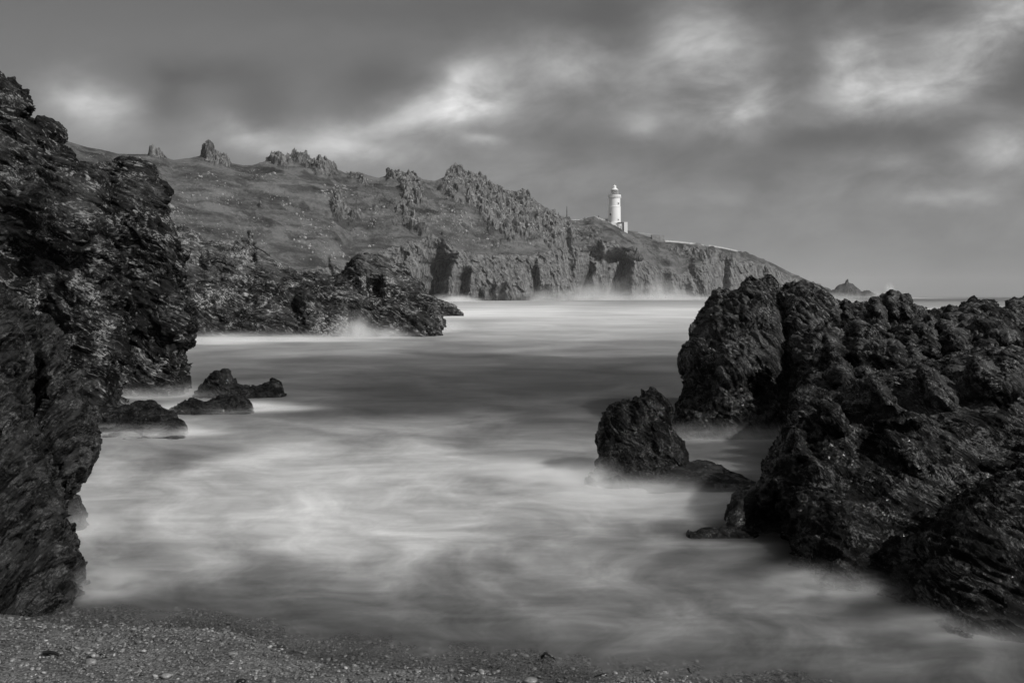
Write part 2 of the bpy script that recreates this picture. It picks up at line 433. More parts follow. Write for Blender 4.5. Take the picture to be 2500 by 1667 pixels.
craglist = [  # px, py, rx, ry, strength of outcropping rock
    (380, 380, 30, 9, 1), (522, 392, 28, 18, 1.1), (545, 402, 20, 10, .8), (672, 388, 34, 12, 1), (728, 386, 24, 12, 1.0), (760, 402, 40, 12, .5), (800, 405, 28, 12, .8),
    (790, 425, 35, 20, .5), (825, 505, 18, 30, .9), (850, 528, 30, 14, .7), (640, 515, 20, 12, .5), (880, 440, 50, 14, .45), (955, 432, 26, 10, .9), (1000, 450, 26, 28, .9), (1010, 480, 24, 22, .7),
    (985, 520, 20, 14, .6), (1005, 545, 22, 12, .7), (1030, 565, 18, 10, .7), (912, 518, 14, 14, .4), (1110, 428, 30, 18, 1), (1100, 460, 22, 26, .8), (1165, 445, 22, 16, 1), (1190, 480, 45, 36, 1),
    (1225, 520, 55, 34, 1), (1245, 555, 50, 22, .8), (1290, 500, 26, 12, .7), (1280, 478, 16, 8, .9), (1340, 545, 35, 26, .7), (1310, 580, 45, 14, .5), (1380, 570, 30, 22, .6), (1380, 610, 35, 30, .7),
    (1440, 575, 50, 25, .5), (1570, 600, 30, 8, .3), (1640, 615, 40, 14, .6), (1690, 620, 40, 16, .8), (1760, 640, 50, 20, .8)]
jw = np.zeros(nu)
for a, b, c_, d_, e in craglist: jw += e * np.exp(-((U - a) / c_) ** 2) * np.exp(-((ip(RIDGE, a) - b) / 14) ** 2)
y_r = y_r - np.clip(jw, 0, 1) * (np.abs(jag) * 3.2) + jag * 0.35 * (U < 1370)
zr0 = CAMZ + (HZ - ip(RIDGE, U)) / F * D1
zc = CAMZ + (HZ - y_c) / F * (D0 + 26); zr = CAMZ + (HZ - y_r) / F * D1
zc = np.maximum(zc, 0.5); zr = np.maximum(zr, 0.6)
rows = []
for k in range(nv1):                     # sea cliff
    s_ = k / (nv1 - 1)
    rows.append(np.stack([D0 + 26 * s_ ** 1.7, -4 + (zc + 4) * s_, np.full(nu, s_ * 0.999)], 1))
for k in range(1, nv2 + 1):              # slope up to the ridge
    s_ = k / nv2
    hump = np.sin(s_ * np.pi) * 0.05
    rows.append(np.stack([D0 + 26 + (D1 - D0 - 26) * s_, zc + (zr0 - zc) * np.clip(s_ + hump, 0, 1.0) + (zr - zr0) * max(0, (s_ - .93) / .07) ** 1.5, np.full(nu, 1 + s_)], 1))
for k in range(1, nv3 + 1):              # far side
    s_ = k / nv3
    rows.append(np.stack([D1 + 160 * s_, zr0 * (1 - s_ ** 1.4) - 4 * s_ + (zr - zr0) * max(0, 1 - s_ * 6), np.full(nu, 2 + s_)], 1))
G = np.array(rows)                       # rows, nu, (Y, z, s)
nr = G.shape[0]
Yg, Zg, Sg = G[..., 0], G[..., 1], G[..., 2]
Ug = np.broadcast_to(U, Yg.shape)
pyg = HZ - (Zg - CAMZ) / Yg * F
Xg = (Ug - CX) / F * Yg
P0 = np.stack([Xg, Yg, Zg], -1).reshape(-1, 3).astype(np.float32)
S1 = Sg.ravel(); U1 = Ug.ravel(); py1 = pyg.ravel()
wn = fbm(P0 / 14, 3, 21); wn2 = fbm(P0 / 30, 3, 22)
cliff = np.clip((1.03 - S1 + wn * 0.10) / 0.10, 0, 1)
cliff = np.where(S1 > 1.6, 0, cliff) * (0.35 + 0.65 * np.clip((U1 - 560) / 300 + wn, 0, 1))
crag = np.zeros(len(P0), np.float32)
for a, b, c_, d_, e in craglist:
    uu, vv_ = (U1 - a), (py1 - b)
    vr = vv_ - uu * 0.45; ur = uu + vv_ * 0.3
    crag += e * np.exp(-(ur / c_) ** 2 - (vr / d_) ** 2)
crag *= (S1 > 0.9) & (S1 < 2.2)
wn4 = fbm((P0 @ rotm(8, 24, 10)) / np.array([5, 8, 14], np.float32), 4, 23, .6)
crag = crag * 1.0 + .22 * np.clip((U1 - 600) / 500, 0, 1) * np.clip((1400 - U1) / 60, 0, 1) * (S1 > 1) * np.clip((1.93 - S1) / .06, 0, 1)
crag = np.clip((crag + wn * 0.45 + wn4 * .55 - 0.38) / 0.25, 0, 1)
rockm = np.clip(np.maximum(cliff, crag), 0, 1)
# spurs and inlets in the sea cliff: (column of the spur's left edge at foot, top row, foot width of the shaded flank, metres deep, lean in px per px height)
SPURS = [(1079, 618, 22, 34, .38, 70), (1098, 582, 24, 16, -.05, 40), (1144, 650, 17, 22, .12, 26), (1184, 690, 12, 10, .1, 20), (1213, 686, 12, 15, .05, 20), (1237, 690, 16, 15, .1, 22),
         (1322, 636, 12, 14, -.08, 30), (1354, 694, 38, 18, .05, 25), (1395, 700, 14, 12, 0, 25), (1430, 640, 10, 14, .3, 20), (1458, 590, 28, 24, .12, 34), (1478, 600, 14, 14, .0, 20), (1508, 606, 30, 26, .1, 30),
         (1538, 604, 27, 46, .12, 50), (1606, 690, 14, 14, 0, 30), (1580, 672, 12, 10, .1, 20), (1655, 668, 20, 18, -.35, 35), (1702, 680, 22, 20, -.35, 35), (1660, 620, 24, 9, -.3, 30),
         (1732, 628, 22, 12, -.4, 35), (1786, 612, 18, 18, .02, 45), (1862, 640, 14, 14, .25, 35), (1958, 682, 12, 8, .1, 30), (1060, 660, 8, 5, .2, 20), (940, 620, 10, 8, .3, 24), (835, 620, 9, 6, -.3, 24),
         (965, 625, 8, 5, .1, 14), (1430, 545, 22, 6, -.2, 20), (985, 612, 8, 6, .1, 16)]
off = np.zeros(len(P0), np.float32)
wj = perlin(np.stack([U1 * 0.03, py1 * 0.05, U1 * 0], 1), 31) * 5 + perlin(np.stack([U1 * 0.1, py1 * 0.14, U1 * 0], 1), 32) * 2.2
for u0, ytop, wf, dep, lean, tail in SPURS:
    uu = U1 + wj - (u0 + (py1 - 725) * -lean)
    hfac = np.clip((py1 - ytop) / 26, 0, 1)
    wloc = wf * (0.35 + 0.65 * hfac)
    e = np.where(uu < 0, np.where(uu > -wloc, -uu / wloc, np.clip(1 - (-uu - wloc) / tail, 0, 1)), 0)
    e = e * e * (3 - 2 * e) * 0.5 + e * 0.5
    off += dep * hfac * e * (S1 < 1.9)
off = np.minimum(off, 48)
Ms = rotm(8, 24, 10)
Q = P0 @ Ms
rib = fbm(Q / np.array([5, 9, 22], np.float32), 5, 33, 0.55, ridged=True)
cl, rid = cells(Q / np.array([4.5, 6, 13], np.float32), 34)
cl2, rid2 = cells(Q / np.array([1.8, 2.6, 6], np.float32), 35)
cl3, rid3 = cells((P0 @ rotm(30, 50, 0)) / np.array([3.8, 3.0, 5.5], np.float32), 36)
rd = rib * 2.6 + (cl * 1.8 + (rid - .5) * 3.0) + (cl2 * .9 + (rid2 - .5) * 1.7)
cr = (rid3 ** 1.5 * 2.6 + cl3 * 2.0 + rid2 * 1.6 + rib * 1.0)
ground = rmf((P0 @ Ms) / np.array([3.0, 5.0, 7.0], np.float32), 3, 48) * 1.6 * np.clip((U1 < 1400) + .3, 0, 1) * np.clip(.25 + wn2 * 1.5 + (U1 - 700) / 900, 0, 1) + fbm(P0 / 30, 4, 37) * 4.5 + rmf(P0 / np.array([22, 22, 40], np.float32), 4, 47) * 2.5 + fbm(P0 / np.array([9, 9, 5], np.float32), 4, 38, .6) * 0.7 + fbm(P0 / 1.6, 2, 39) * 0.25
up = (S1 > 1.0) & (S1 < 2.4)
edge = np.clip((S1 - 1.0) / .15, 0, 1) * np.clip((2.0 - S1) / .12, 0, 1)
dY = off - rd * cliff * 0.85
dZ = np.where(up, ground * edge * (1 - crag * .5) + cr * crag * 1.1 * (1 - .75 * np.clip((U1 - 1385) / 30, 0, 1) * (S1 > 1.6)) * np.clip((2.08 - S1) / .08, 0, 1), 0)
dZ += np.where(S1 <= 1.0, rib * 0.5 * S1, 0)
Yn = P0[:, 1] + dY - crag * cr * 0.5
sc_ = Yn / P0[:, 1]
# recesses keep their compass direction from the shore, heights unchanged
Zn = P0[:, 2] * np.where(P0[:, 2] > 0, sc_, 1) - (sc_ - 1) * CAMZ + dZ
Vh = np.stack([P0[:, 0] * sc_, Yn, Zn], 1)

def headland_material():
    m, t, bs, out = new_mat('headland_turf_and_rock')
    tc = t.node('ShaderNodeTexCoord'); co = tc.outputs['Object']
    at = t.node('ShaderNodeAttribute', attribute_name='rock'); rk = at.outputs['Fac']
    g1 = t.noise(t.mapping(co, rot=(0, R(-18), 0), scale=(.5, .5, 2.2)), 0.09, 6, 0.65, 0.5)
    g2 = t.noise(co, 0.9, 6, 0.75)
    g3 = t.noise(co, 0.028, 4, 0.6)
    gr_ = t.math('ADD', t.math('MULTIPLY', g1, 0.5), t.math('ADD', t.math('MULTIPLY', g2, 0.25), t.math('MULTIPLY', g3, 0.25)))
    turf = t.ramp(gr_, 0.40, 0.60, 0.035, 0.155)
    turf = t.math('MULTIPLY', turf, t.ramp(t.noise(co, 0.05, 5, 0.6, 0.4), 0.40, 0.47, 0.5, 1.0))
    stones = t.ramp(t.noise(co, 0.7, 3, 0.75), 0.62, 0.67)
    stones = t.math('MULTIPLY', stones, t.ramp(t.noise(co, 0.04, 3, 0.5), 0.46, 0.6))
    turf = t.mix(stones, turf, 0.34)
    st = t.mapping(co, rot=(R(8), R(24), R(10)), scale=(1, 1, .28))
    r1 = t.noise(st, 0.35, 8, 0.72, 0.4); r2 = t.noise(st, 1.7, 5, 0.7)
    rc = t.ramp(t.math('ADD', t.math('MULTIPLY', r1, .6), t.math('MULTIPLY', r2, .4)), 0.40, 0.62, 0.045, 0.27)
    sp = t.node('ShaderNodeSeparateXYZ'); t.link(co, sp.inputs[0])
    tide = t.ramp(t.math('ADD', sp.outputs[2], t.math('MULTIPLY', r1, 3.0)), 2.5, 6.5, 0.5, 1.0)
    rc = t.math('MULTIPLY', rc, tide)
    rm = t.ramp(t.math('ADD', rk, t.math('MULTIPLY', t.math('SUBTRACT', r2, 0.5), 0.9)), 0.35, 0.6)
    t.link(t.gray(t.mix(rm, turf, rc)), bs.inputs['Base Color'])
    bs.inputs['Roughness'].default_value = 0.95; bs.inputs['Specular IOR Level'].default_value = 0.2
    b = t.node('ShaderNodeBump'); b.inputs['Strength'].default_value = 0.9; b.inputs['Distance'].default_value = 1.3
    hh = t.math('ADD', t.math('MULTIPLY', r1, t.mix(rm, .15, 1.2)), t.math('MULTIPLY', t.noise(co, 1.1, 6, .75), .5))
    t.link(hh, b.inputs['Height']); t.link(b.outputs[0], bs.inputs['Normal'])
    return m
m_head = headland_material()
ho = mesh_np('headland', Vh, grid_faces(nr, nu)[:, ::-1], m_head, attrs={'rock': rockm})
tag(ho, kind='structure')
Gv = Vh.reshape(nr, nu, 3); cand = rng.integers(0, len(Vh), 60000)
dens = fbm(Vh[cand] / 24, 3, 91) + .5 * crag[cand]
cand = cand[(S1[cand] > 1.04) & (S1[cand] < 1.97) & (U1[cand] > 330) & (U1[cand] < 1420) & (dens > .16)][:1900]
def scree_():
    import bmesh
    bm = bmesh.new(); bmesh.ops.create_icosphere(bm, subdivisions=1, radius=1)
    IV_ = np.array([v.co[:] for v in bm.verts]); IF_ = np.array([[v.index for v in f.verts] for f in bm.faces]); bm.free()
    n = len(cand); r_ = .18 + .75 * rng.random(n) ** 3.5
    W_ = IV_[None] * (r_[:, None] * rng.uniform(.6, 1.4, (n, 3)))[:, None] * rng.uniform(.75, 1.25, (n, len(IV_), 1)) + Vh[cand][:, None] + np.array([0, 0, .1])
    o_ = mesh_np('scree', W_.reshape(-1, 3), (IF_[None] + (np.arange(n) * len(IV_))[:, None, None]).reshape(-1, 3), plain_mat('scree_stone', .24, .9, .5, .7), smooth=False)
    tag(o_, kind='stuff')
scree_()
def ridge_pt(px, dD=0.0, dy_px=0.0):
    D = ip(DR, px) + dD
    return np.array([(px - CX) / F * D, D, CAMZ + (HZ - ip(RIDGE, px) - dy_px) / F * D])

# crags standing on the ridge, each a thing
m_crag = rock_mat('crag_stone', 0.03, 0.10, 0.20, 0.6, s=4, th=70, rough=(.8, .95), bump=.8, veins=0)
def crag_(name, pts, D, thick, s, label, seed, vox=0.32, rot=72):
    rock(name, [lobe(pts, 400, D, 300, D, thick, thick)], vox, s, rot, m_crag, label, 'crag', seed=seed, group='crags on the headland ridge')
crag_('rock_pinnacle', [(488, 394), (493, 372), (494, 356), (498, 348), (503, 350), (505, 344), (511, 341), (516, 347), (520, 350), (523, 368), (532, 380), (542, 392), (550, 406), (560, 414), (540, 420), (510, 404)], 512, 4.5, 4.5,
      'tall dark rock pinnacle standing alone on the grassy ridge', 101, rot=80)
crag_('crag', [(640, 402), (648, 392), (655, 383), (664, 377), (672, 374), (680, 378), (690, 376), (698, 382), (700, 396), (670, 404)], 548, 4, 4, 'broad spiky crag on the ridge, left one of a pair', 102)
crag_('crag', [(712, 400), (716, 382), (722, 376), (729, 371), (734, 379), (742, 386), (748, 398), (730, 404)], 556, 4, 4, 'narrow leaning crag on the ridge, right one of a pair', 103)
crag_('crag', [(356, 386), (366, 381), (376, 376), (384, 378), (392, 382), (400, 382), (408, 388), (380, 393)], 490, 4, 3.5, 'pale low crag on the ridge just right of the near cliff top', 104)
crag_('crag', [(796, 404), (799, 396), (802, 389), (805, 394), (810, 396), (812, 407), (803, 409)], 572, 2.5, 3, 'small square topped crag where the ridge begins to drop', 105)
crag_('rock_pinnacle', [(943, 434), (944, 414), (948, 409), (951, 413), (953, 424), (962, 418), (968, 424), (975, 424), (980, 436), (960, 440)], 600, 2.5, 3, 'short rounded stone stack beside a low crag on the ridge', 106)
crag_('rock_pinnacle', [(1000, 436), (1003, 426), (1002, 420), (1006, 416), (1008, 421), (1012, 424), (1012, 433), (1020, 438)], 608, 2, 2.4, 'thin cairn shaped rock beside the saddle of the ridge', 107)
crag_('crag', [(1084, 446), (1092, 432), (1095, 420), (1104, 414), (1112, 407), (1120, 409), (1126, 416), (1138, 423), (1146, 434), (1140, 450), (1110, 456)], 632, 7, 5, 'dark rounded knoll of rock forming the highest bump past the saddle', 108)
crag_('crag', [(1156, 446), (1160, 434), (1166, 429), (1172, 434), (1184, 444), (1196, 456), (1180, 464)], 640, 6, 5, 'jagged crag right of the dark knoll on the falling ridge', 109)
crag_('crag', [(1268, 482), (1275, 470), (1281, 470), (1288, 480), (1300, 486), (1310, 494), (1290, 500)], 655, 4, 4, 'pale crag low on the ridge above the mast', 110)
crag_('rock_pinnacle', [(1525, 622), (1528, 614), (1533, 616), (1540, 612), (1550, 617), (1553, 606), (1555, 603), (1557, 612), (1563, 618), (1572, 632), (1560, 640), (1540, 634)], 612, 3, 3, 'jagged little tooth of rock above the dark sea cave', 111)

# far islet
m_far = rock_mat('islet_stone', 0.05, 0.09, 0.16, 0.3, s=6, th=60, rough=(.8, .95), bump=.8, veins=0)
rock('rocky_islet', [lobe([(2005, 736), (2015, 715), (2034, 708), (2047, 696), (2062, 692), (2066, 680), (2070, 678), (2074, 690), (2084, 696), (2094, 704), (2104, 711), (2120, 708), (2133, 716), (2161, 723), (2185, 728), (2180, 736), (2090, 740)], 730, 860, 690, 866, 12, 12, rad=14)],
     0.5, 4, 65, m_far, 'dark islet with a small spike on top off the tip of the headland', 'islet', seed=112)

# ------------------------------------------------------------------ near rocks
BED_L, BED_R = -28, -48
m_cliff = rock_mat('dark_cliff_schist', 0.002, 0.022, 0.38, 0.42, s=1.1, th=-28, rough=(.4, .8), bump=.7,
                   dry=(0.008, 0.055, 0.42), dryz=(3.0, 6.5))
m_butt = rock_mat('streaky_slate', 0.003, 0.034, 0.14, 0.25, s=0.34, th=46, rough=(.35, .75), bump=.8, veins=.5, fold=.5)
m_point = rock_mat('point_schist', 0.006, 0.05, 0.42, 0.6, s=1.8, th=-30, rough=(.5, .85), bump=.7,
                   dry=(0.016, 0.15, 0.42), dryz=(2.8, 5.0))
m_wet = rock_mat('wet_black_rock', 0.002, 0.016, 0.16, 0.2, s=0.35, th=-60, rough=(.1, .5), bump=.8, veins=.25)
m_right = rock_mat('black_folded_schist', 0.002, 0.014, 0.20, 0.35, s=0.5, th=-48, rough=(.2, .6), bump=.9, veins=.6, dry=(.006, .085, .36), dryz=(.65, 1.6), dryrough=.6)  # wet foot also carries painted shade, dry top painted paler as lit ridges
m_slab = rock_mat('smooth_wet_slab', 0.010, 0.028, 0.09, 0.05, s=0.5, th=-8, rough=(.25, .5), bump=.5, veins=.3)

# tall back cliff at the left
A1 = [(-160, 60), (-60, 120), (0, 176), (12, 180), (22, 184), (36, 182), (42, 194), (60, 204), (68, 228), (72, 236), (82, 246), (88, 258), (83, 270), (77, 276), (77, 294), (84, 303), (100, 301), (116, 305), (136, 316), (147, 325), (150, 337), (146, 352), (160, 362), (186, 394), (217, 408), (270, 480), (300, 700), (300, 1020), (-160, 1020)]
A2 = [(180, 440), (217, 410), (240, 402), (260, 396), (282, 383), (304, 378), (336, 386), (369, 405), (390, 443), (412, 468), (418, 480), (415, 497), (407, 519), (423, 551), (434, 584), (445, 616), (450, 649), (461, 719), (477, 763), (487, 806), (477, 833), (461, 860), (471, 890), (462, 906), (470, 960), (440, 1010), (200, 1010), (150, 700)]
rock('sea_cliff', [lobe(A1, 980, 19.0, 180, 23.5, 1.2, 3.5, relief=[(130, 345, 20, 14, 1.2), (40, 420, 60, 30, .5), (40, 620, 50, 60, .9), (120, 780, 40, 80, 1.0), (180, 560, 60, 40, -.6), (150, 640, 40, 25, .7), (60, 300, 60, 40, -.6)]),
                   lobe(A2, 960, 21.5, 390, 24.5, 1.5, 2.5, relief=[(190, 470, 26, 30, .9), (330, 600, 60, 20, .35), (260, 520, 60, 30, -.4), (300, 760, 50, 60, -.3), (380, 830, 40, 26, .5), (290, 860, 24, 50, .5), (420, 650, 20, 120, -.3)])],
     0.034, 1.25, BED_L, m_cliff, 'tall dark craggy cliff with pale lichen flecks rising on the left above the cove', 'cliff', seed=1)
# near buttress
B1 = [(-140, 640), (0, 700), (21, 711), (49, 739), (67, 771), (66, 848), (62, 935), (56, 988), (90, 1060), (125, 1130), (147, 1220), (156, 1261), (172, 1305), (181, 1350), (184, 1381), (196, 1421), (208, 1444), (212, 1480), (216, 1600), (-140, 1600)]
B2 = [(30, 860), (70, 800), (110, 770), (145, 830), (170, 910), (190, 960), (201, 983), (214, 1000), (224, 1015), (226, 1045), (237, 1082), (231, 1115), (214, 1140), (204, 1170), (194, 1195), (180, 1210), (150, 1225), (120, 1180), (60, 1080)]
rock('rock_buttress', [lobe(B1, 1490, 6.95, 700, 7.9, .45, 1.4, rad=90, relief=[(60, 1330, 10, 60, .06), (150, 1300, 30, 40, -.05)]),
                       lobe(B2, 1210, 8.6, 800, 9.4, .4, 1.2, relief=[(90, 960, 18, 90, .3), (205, 1010, 14, 16, -.1)])],
     0.0105, 0.34, 46, m_butt, 'near streaky rock wall at the left edge dropping to the shingle', 'cliff', seed=2, strata=.6, block=1.7, warp=.25, fine=.7)
rock('sea_rock', [lobe([(150, 1215), (178, 1203), (193, 1206), (203, 1240), (210, 1265), (214, 1290), (216, 1330), (150, 1340), (140, 1260)], 1295, 9.35, 1205, 9.6, .22, .4)],
     0.012, .25, BED_L, m_butt, 'small pale rock in the mist tucked behind the near left wall', 'rock', seed=3, amp=.7)

# point in the middle distance
C1 = [(380, 690), (430, 700), (520, 690), (600, 700), (690, 692), (740, 684), (790, 690), (850, 702), (900, 722), (950, 726), (985, 718), (1020, 716), (1050, 724), (1076, 733), (1085, 752), (1090, 772), (1087, 792), (1078, 806), (1075, 850), (840, 870), (600, 870), (380, 870)]
C2 = [(380, 540), (430, 552), (460, 556), (476, 568), (491, 592), (510, 597), (537, 594), (568, 597), (596, 588), (603, 580), (611, 570), (619, 583), (629, 596), (644, 611), (663, 630), (681, 648), (692, 652), (706, 655), (722, 668), (740, 674), (767, 670), (803, 674), (840, 668), (860, 700), (860, 800), (380, 830)]
C3 = [(800, 690), (820, 672), (837, 666), (850, 650), (866, 632), (875, 616), (883, 624), (893, 618), (902, 626), (922, 628), (936, 634), (952, 637), (971, 650), (998, 672), (1023, 696), (1042, 722), (1060, 740), (1040, 790), (820, 790)]
rock('rocky_point', [lobe(C1, 828, 54, 700, 57, 2.2, 4, rad=70, relief=[(722, 760, 14, 30, 1.8), (690, 745, 20, 12, .8), (800, 740, 30, 16, 1.5), (850, 780, 20, 30, .9), (960, 745, 50, 12, -.8), (600, 730, 60, 10, .8)]),
                     lobe(C2, 800, 58, 560, 68, 2.0, 5, rad=60, relief=[(620, 630, 12, 30, 1.2), (490, 640, 14, 30, 1.0), (560, 640, 30, 20, -.8), (700, 690, 20, 14, 1)]),
                     lobe(C3, 790, 60, 640, 63, 2.0, 4, rad=50, relief=[(914, 706, 13, 30, 1.5), (862, 708, 13, 20, 1.0)])],
     0.075, 1.9, -32, m_point, 'long rocky point running into the cove, black at the foot and pale on top', 'rocks', seed=4, amp=.85)
rock('sea_rock', [lobe([(1060, 745), (1075, 732), (1095, 738), (1110, 744), (1118, 754), (1130, 765), (1130, 775), (1060, 775)], 765, 112, 735, 112, 1.2, 1.5)],
     0.09, 1.2, BED_L, m_point, 'low rock in white surf just off the end of the rocky point', 'rock', seed=5)

# low rocks at the left of the water
rock('sea_rock', [lobe([(468, 990), (473, 966), (491, 939), (513, 912), (527, 902), (536, 905), (545, 901), (554, 901), (565, 917), (580, 937), (603, 940), (647, 938), (665, 927), (680, 930), (690, 948), (696, 970), (690, 995), (560, 1010)], 966, 21.6, 905, 22, .3, .6, rad=26)],
     0.02, .45, BED_L, m_wet, 'dark twin peaked rock with a low arm reaching right', 'rock', seed=6, amp=.75)
rock('sea_rock', [lobe([(405, 1015), (415, 998), (446, 980), (473, 971), (504, 977), (536, 966), (576, 961), (598, 975), (613, 995), (618, 1030), (400, 1035)], 1003, 18.7, 970, 19, .3, .5, rad=22)],
     0.018, .4, BED_L, m_wet, 'low dark rock in front of the twin peaked rock', 'rock', seed=7, amp=.75)
rock('sea_rock', [lobe([(150, 1010), (205, 998), (268, 995), (308, 991), (326, 982), (366, 982), (402, 997), (437, 1020), (455, 1037), (466, 1062), (470, 1110), (150, 1120)], 1066, 15.5, 985, 16.6, .4, .7, rad=40)],
     0.016, .5, -12, m_wet, 'long smooth humped rock lying beside the foot of the near left wall', 'rock', seed=8, amp=.6)

# rocks at the right of the water
E = [(1445, 1230), (1456, 1150), (1456, 1108), (1452, 1070), (1458, 1048), (1466, 1018), (1482, 996), (1504, 982), (1521, 977), (1537, 980), (1551, 967), (1559, 965), (1561, 950), (1566, 944), (1575, 949), (1595, 945), (1608, 952), (1625, 963), (1636, 977), (1641, 990), (1637, 1010), (1638, 1028), (1643, 1048), (1658, 1062), (1674, 1075), (1677, 1089), (1685, 1108), (1688, 1125), (1695, 1230)]
E2 = [(1405, 1210), (1425, 1169), (1438, 1150), (1460, 1136), (1500, 1140), (1520, 1230)]
rock('standing_rock', [lobe(E, 1178, 11.45, 960, 12.3, .35, .55, relief=[(1590, 1060, 12, 60, .08), (1540, 1000, 20, 20, .05), (1640, 1080, 14, 20, -.05)]), lobe(E2, 1185, 11.6, 1140, 11.8, .12, .3)],
     0.0105, .40, -62, m_wet, 'upright glistening black rock with a notched top standing in the misty water', 'rock', seed=9, amp=.8, block=.8, fine=.7)
rock('sea_rock', [lobe([(1555, 1200), (1567, 1180), (1592, 1158), (1619, 1139), (1652, 1125), (1691, 1125), (1724, 1125), (1751, 1133), (1784, 1150), (1811, 1163), (1839, 1177), (1870, 1195), (1880, 1240), (1560, 1250)], 1205, 11.15, 1125, 11.7, .35, .5, rad=50)],
     0.0115, .45, -8, m_slab, 'smooth domed slab awash at the foot of the upright black rock', 'rock', seed=10, amp=.35, block=.5)
rock('rock_slab', [lobe([(1768, 1330), (1771, 1289), (1770, 1256), (1776, 1235), (1784, 1204), (1811, 1191), (1850, 1177), (1877, 1169), (1905, 1172), (1980, 1190), (2010, 1260), (2010, 1340)], 1298, 9.2, 1175, 9.5, .22, .5, rad=40, relief=[(1880, 1260, 45, 30, .35)])],
     0.0105, .35, 25, m_slab, 'blocky dark slab leaning against the left side of the big boulder', 'rock', seed=11, amp=.6)
rock('rock_ledge', [lobe([(1672, 1340), (1676, 1291), (1690, 1297), (1700, 1296), (1710, 1288), (1735, 1287), (1750, 1291), (1765, 1285), (1800, 1288), (1850, 1300), (1850, 1340)], 1315, 9.05, 1288, 9.1, .1, .3, rad=16)],
     0.009, .2, 5, m_wet, 'low flat ledge barely above the water left of the blocky slab', 'rock', seed=12, amp=.6)

I1 = [(1640, 1120), (1652, 1050), (1654, 1015), (1657, 992), (1673, 954), (1678, 908), (1680, 870), (1688, 830), (1690, 793), (1700, 766), (1715, 747), (1736, 732), (1742, 714), (1747, 699), (1754, 703), (1761, 698), (1772, 694), (1784, 697), (1795, 695), (1803, 682), (1826, 673), (1849, 676), (1868, 673), (1879, 669), (1891, 674), (1897, 694), (1904, 706), (1925, 699), (1944, 701), (1956, 695), (1971, 709), (1983, 715), (1998, 717), (2006, 730), (2021, 741), (2040, 780), (2060, 900), (2040, 1060), (1990, 1150)]
rock('rock_outcrop', [lobe(I1, 1058, 15.3, 700, 17.2, 1.1, 2.2, rad=120, relief=[(1908, 760, 12, 60, .7), (1700, 930, 14, 60, .5), (1770, 730, 10, 60, .3), (1850, 960, 30, 30, .8), (1920, 900, 14, 120, .6), (1990, 860, 20, 80, -.5), (1800, 880, 40, 50, -.35), (1840, 800, 60, 40, .25), (1765, 900, 20, 80, -.1)])],
     0.02, .8, -75, m_right, 'big blunt black crag at the water edge, tallest of the rocks on the right', 'rock', seed=13, strata=1.0, warp=.6)
I3 = [(1960, 800), (1990, 740), (2021, 742), (2052, 744), (2061, 736), (2075, 745), (2094, 755), (2124, 751), (2130, 744), (2136, 752), (2151, 757), (2156, 746), (2164, 738), (2174, 736), (2190, 742), (2212, 750), (2221, 760), (2235, 762), (2251, 770), (2262, 772), (2280, 766), (2300, 764), (2316, 760), (2319, 752), (2327, 753), (2339, 750), (2350, 741), (2369, 737), (2385, 750), (2400, 743), (2415, 755), (2434, 770), (2457, 786), (2500, 800), (2640, 800), (2640, 1060), (2200, 1080), (1990, 1080), (1950, 950)]
def fin(x0, y0, x1, y1, w_, f_=.55, kx=.0245, ya=1060, Ya=10.8):
    """a slanting blade of rock standing out of the shelf, from its crest x0,y0 down to x1,y1"""
    dx, dy_ = x1 - x0, y1 - y0; L_ = math.hypot(dx, dy_); nx, ny = -dy_ / L_ * w_, dx / L_ * w_
    p = [(x0 - nx * .3, y0 - ny * .3), (x0 + dx * .3 - nx, y0 + dy_ * .3 - ny), (x0 + dx * .75 - nx * .9, y0 + dy_ * .75 - ny * .9), (x1, y1), (x0 + dx * .7 + nx * 1.1, y0 + dy_ * .7 + ny * 1.1), (x0 + dx * .25 + nx * .9, y0 + dy_ * .25 + ny * .9)]
    Y0_ = Ya + (ya - y0) * kx; Y1_ = Ya + (ya - y1) * kx
    return lobe(p, y1, Y1_ - .55, y0, Y0_ - .75, f_, .9, rad=w_ * .8)
FINS = [fin(2078, 790, 2190, 905, 20), fin(2238, 800, 2300, 880, 20), fin(2160, 815, 2240, 950, 22), fin(2295, 790, 2378, 880, 18), fin(2372, 765, 2478, 862, 18), fin(2335, 870, 2425, 965, 22),
        fin(2058, 731, 2080, 800, 9), fin(2134, 737, 2158, 800, 9), fin(2172, 719, 2200, 780, 15), fin(2200, 727, 2222, 780, 11), fin(2320, 749, 2332, 800, 8), fin(2350, 738, 2372, 800, 10), fin(2371, 733, 2398, 800, 11), fin(2402, 739, 2430, 810, 10), fin(2440, 770, 2475, 830, 9), fin(2264, 766, 2280, 810, 8),
        fin(2440, 870, 2520, 960, 22), fin(2018, 820, 2066, 960, 20), fin(2235, 895, 2310, 985, 22), fin(2100, 905, 2160, 985, 20), fin(2120, 765, 2165, 815, 14), fin(2395, 900, 2470, 1000, 18)]
rock('rock_shelf', FINS + [lobe(I3, 1060, 10.9, 745, 18.5, .9, 3.2, rad=70, relief=[(2180, 735, 30, 16, -.5), (2370, 750, 34, 18, -.6), (2100, 830, 16, 50, -.8), (2170, 850, 14, 40, .7), (2230, 850, 20, 50, -.8), (2290, 860, 14, 30, .8), (2340, 820, 14, 30, -.4), (2420, 880, 30, 24, -.9), (2060, 900, 20, 60, .8), (2300, 780, 50, 10, .5), (2450, 850, 20, 12, .8), (2150, 930, 40, 12, .5)])],
     0.021, .75, BED_R, m_right, 'jagged shelf of folded dark rock with broken crest behind the big boulder', 'rock', seed=14, amp=1.15, strata=1.5, warp=.5, block=.8)
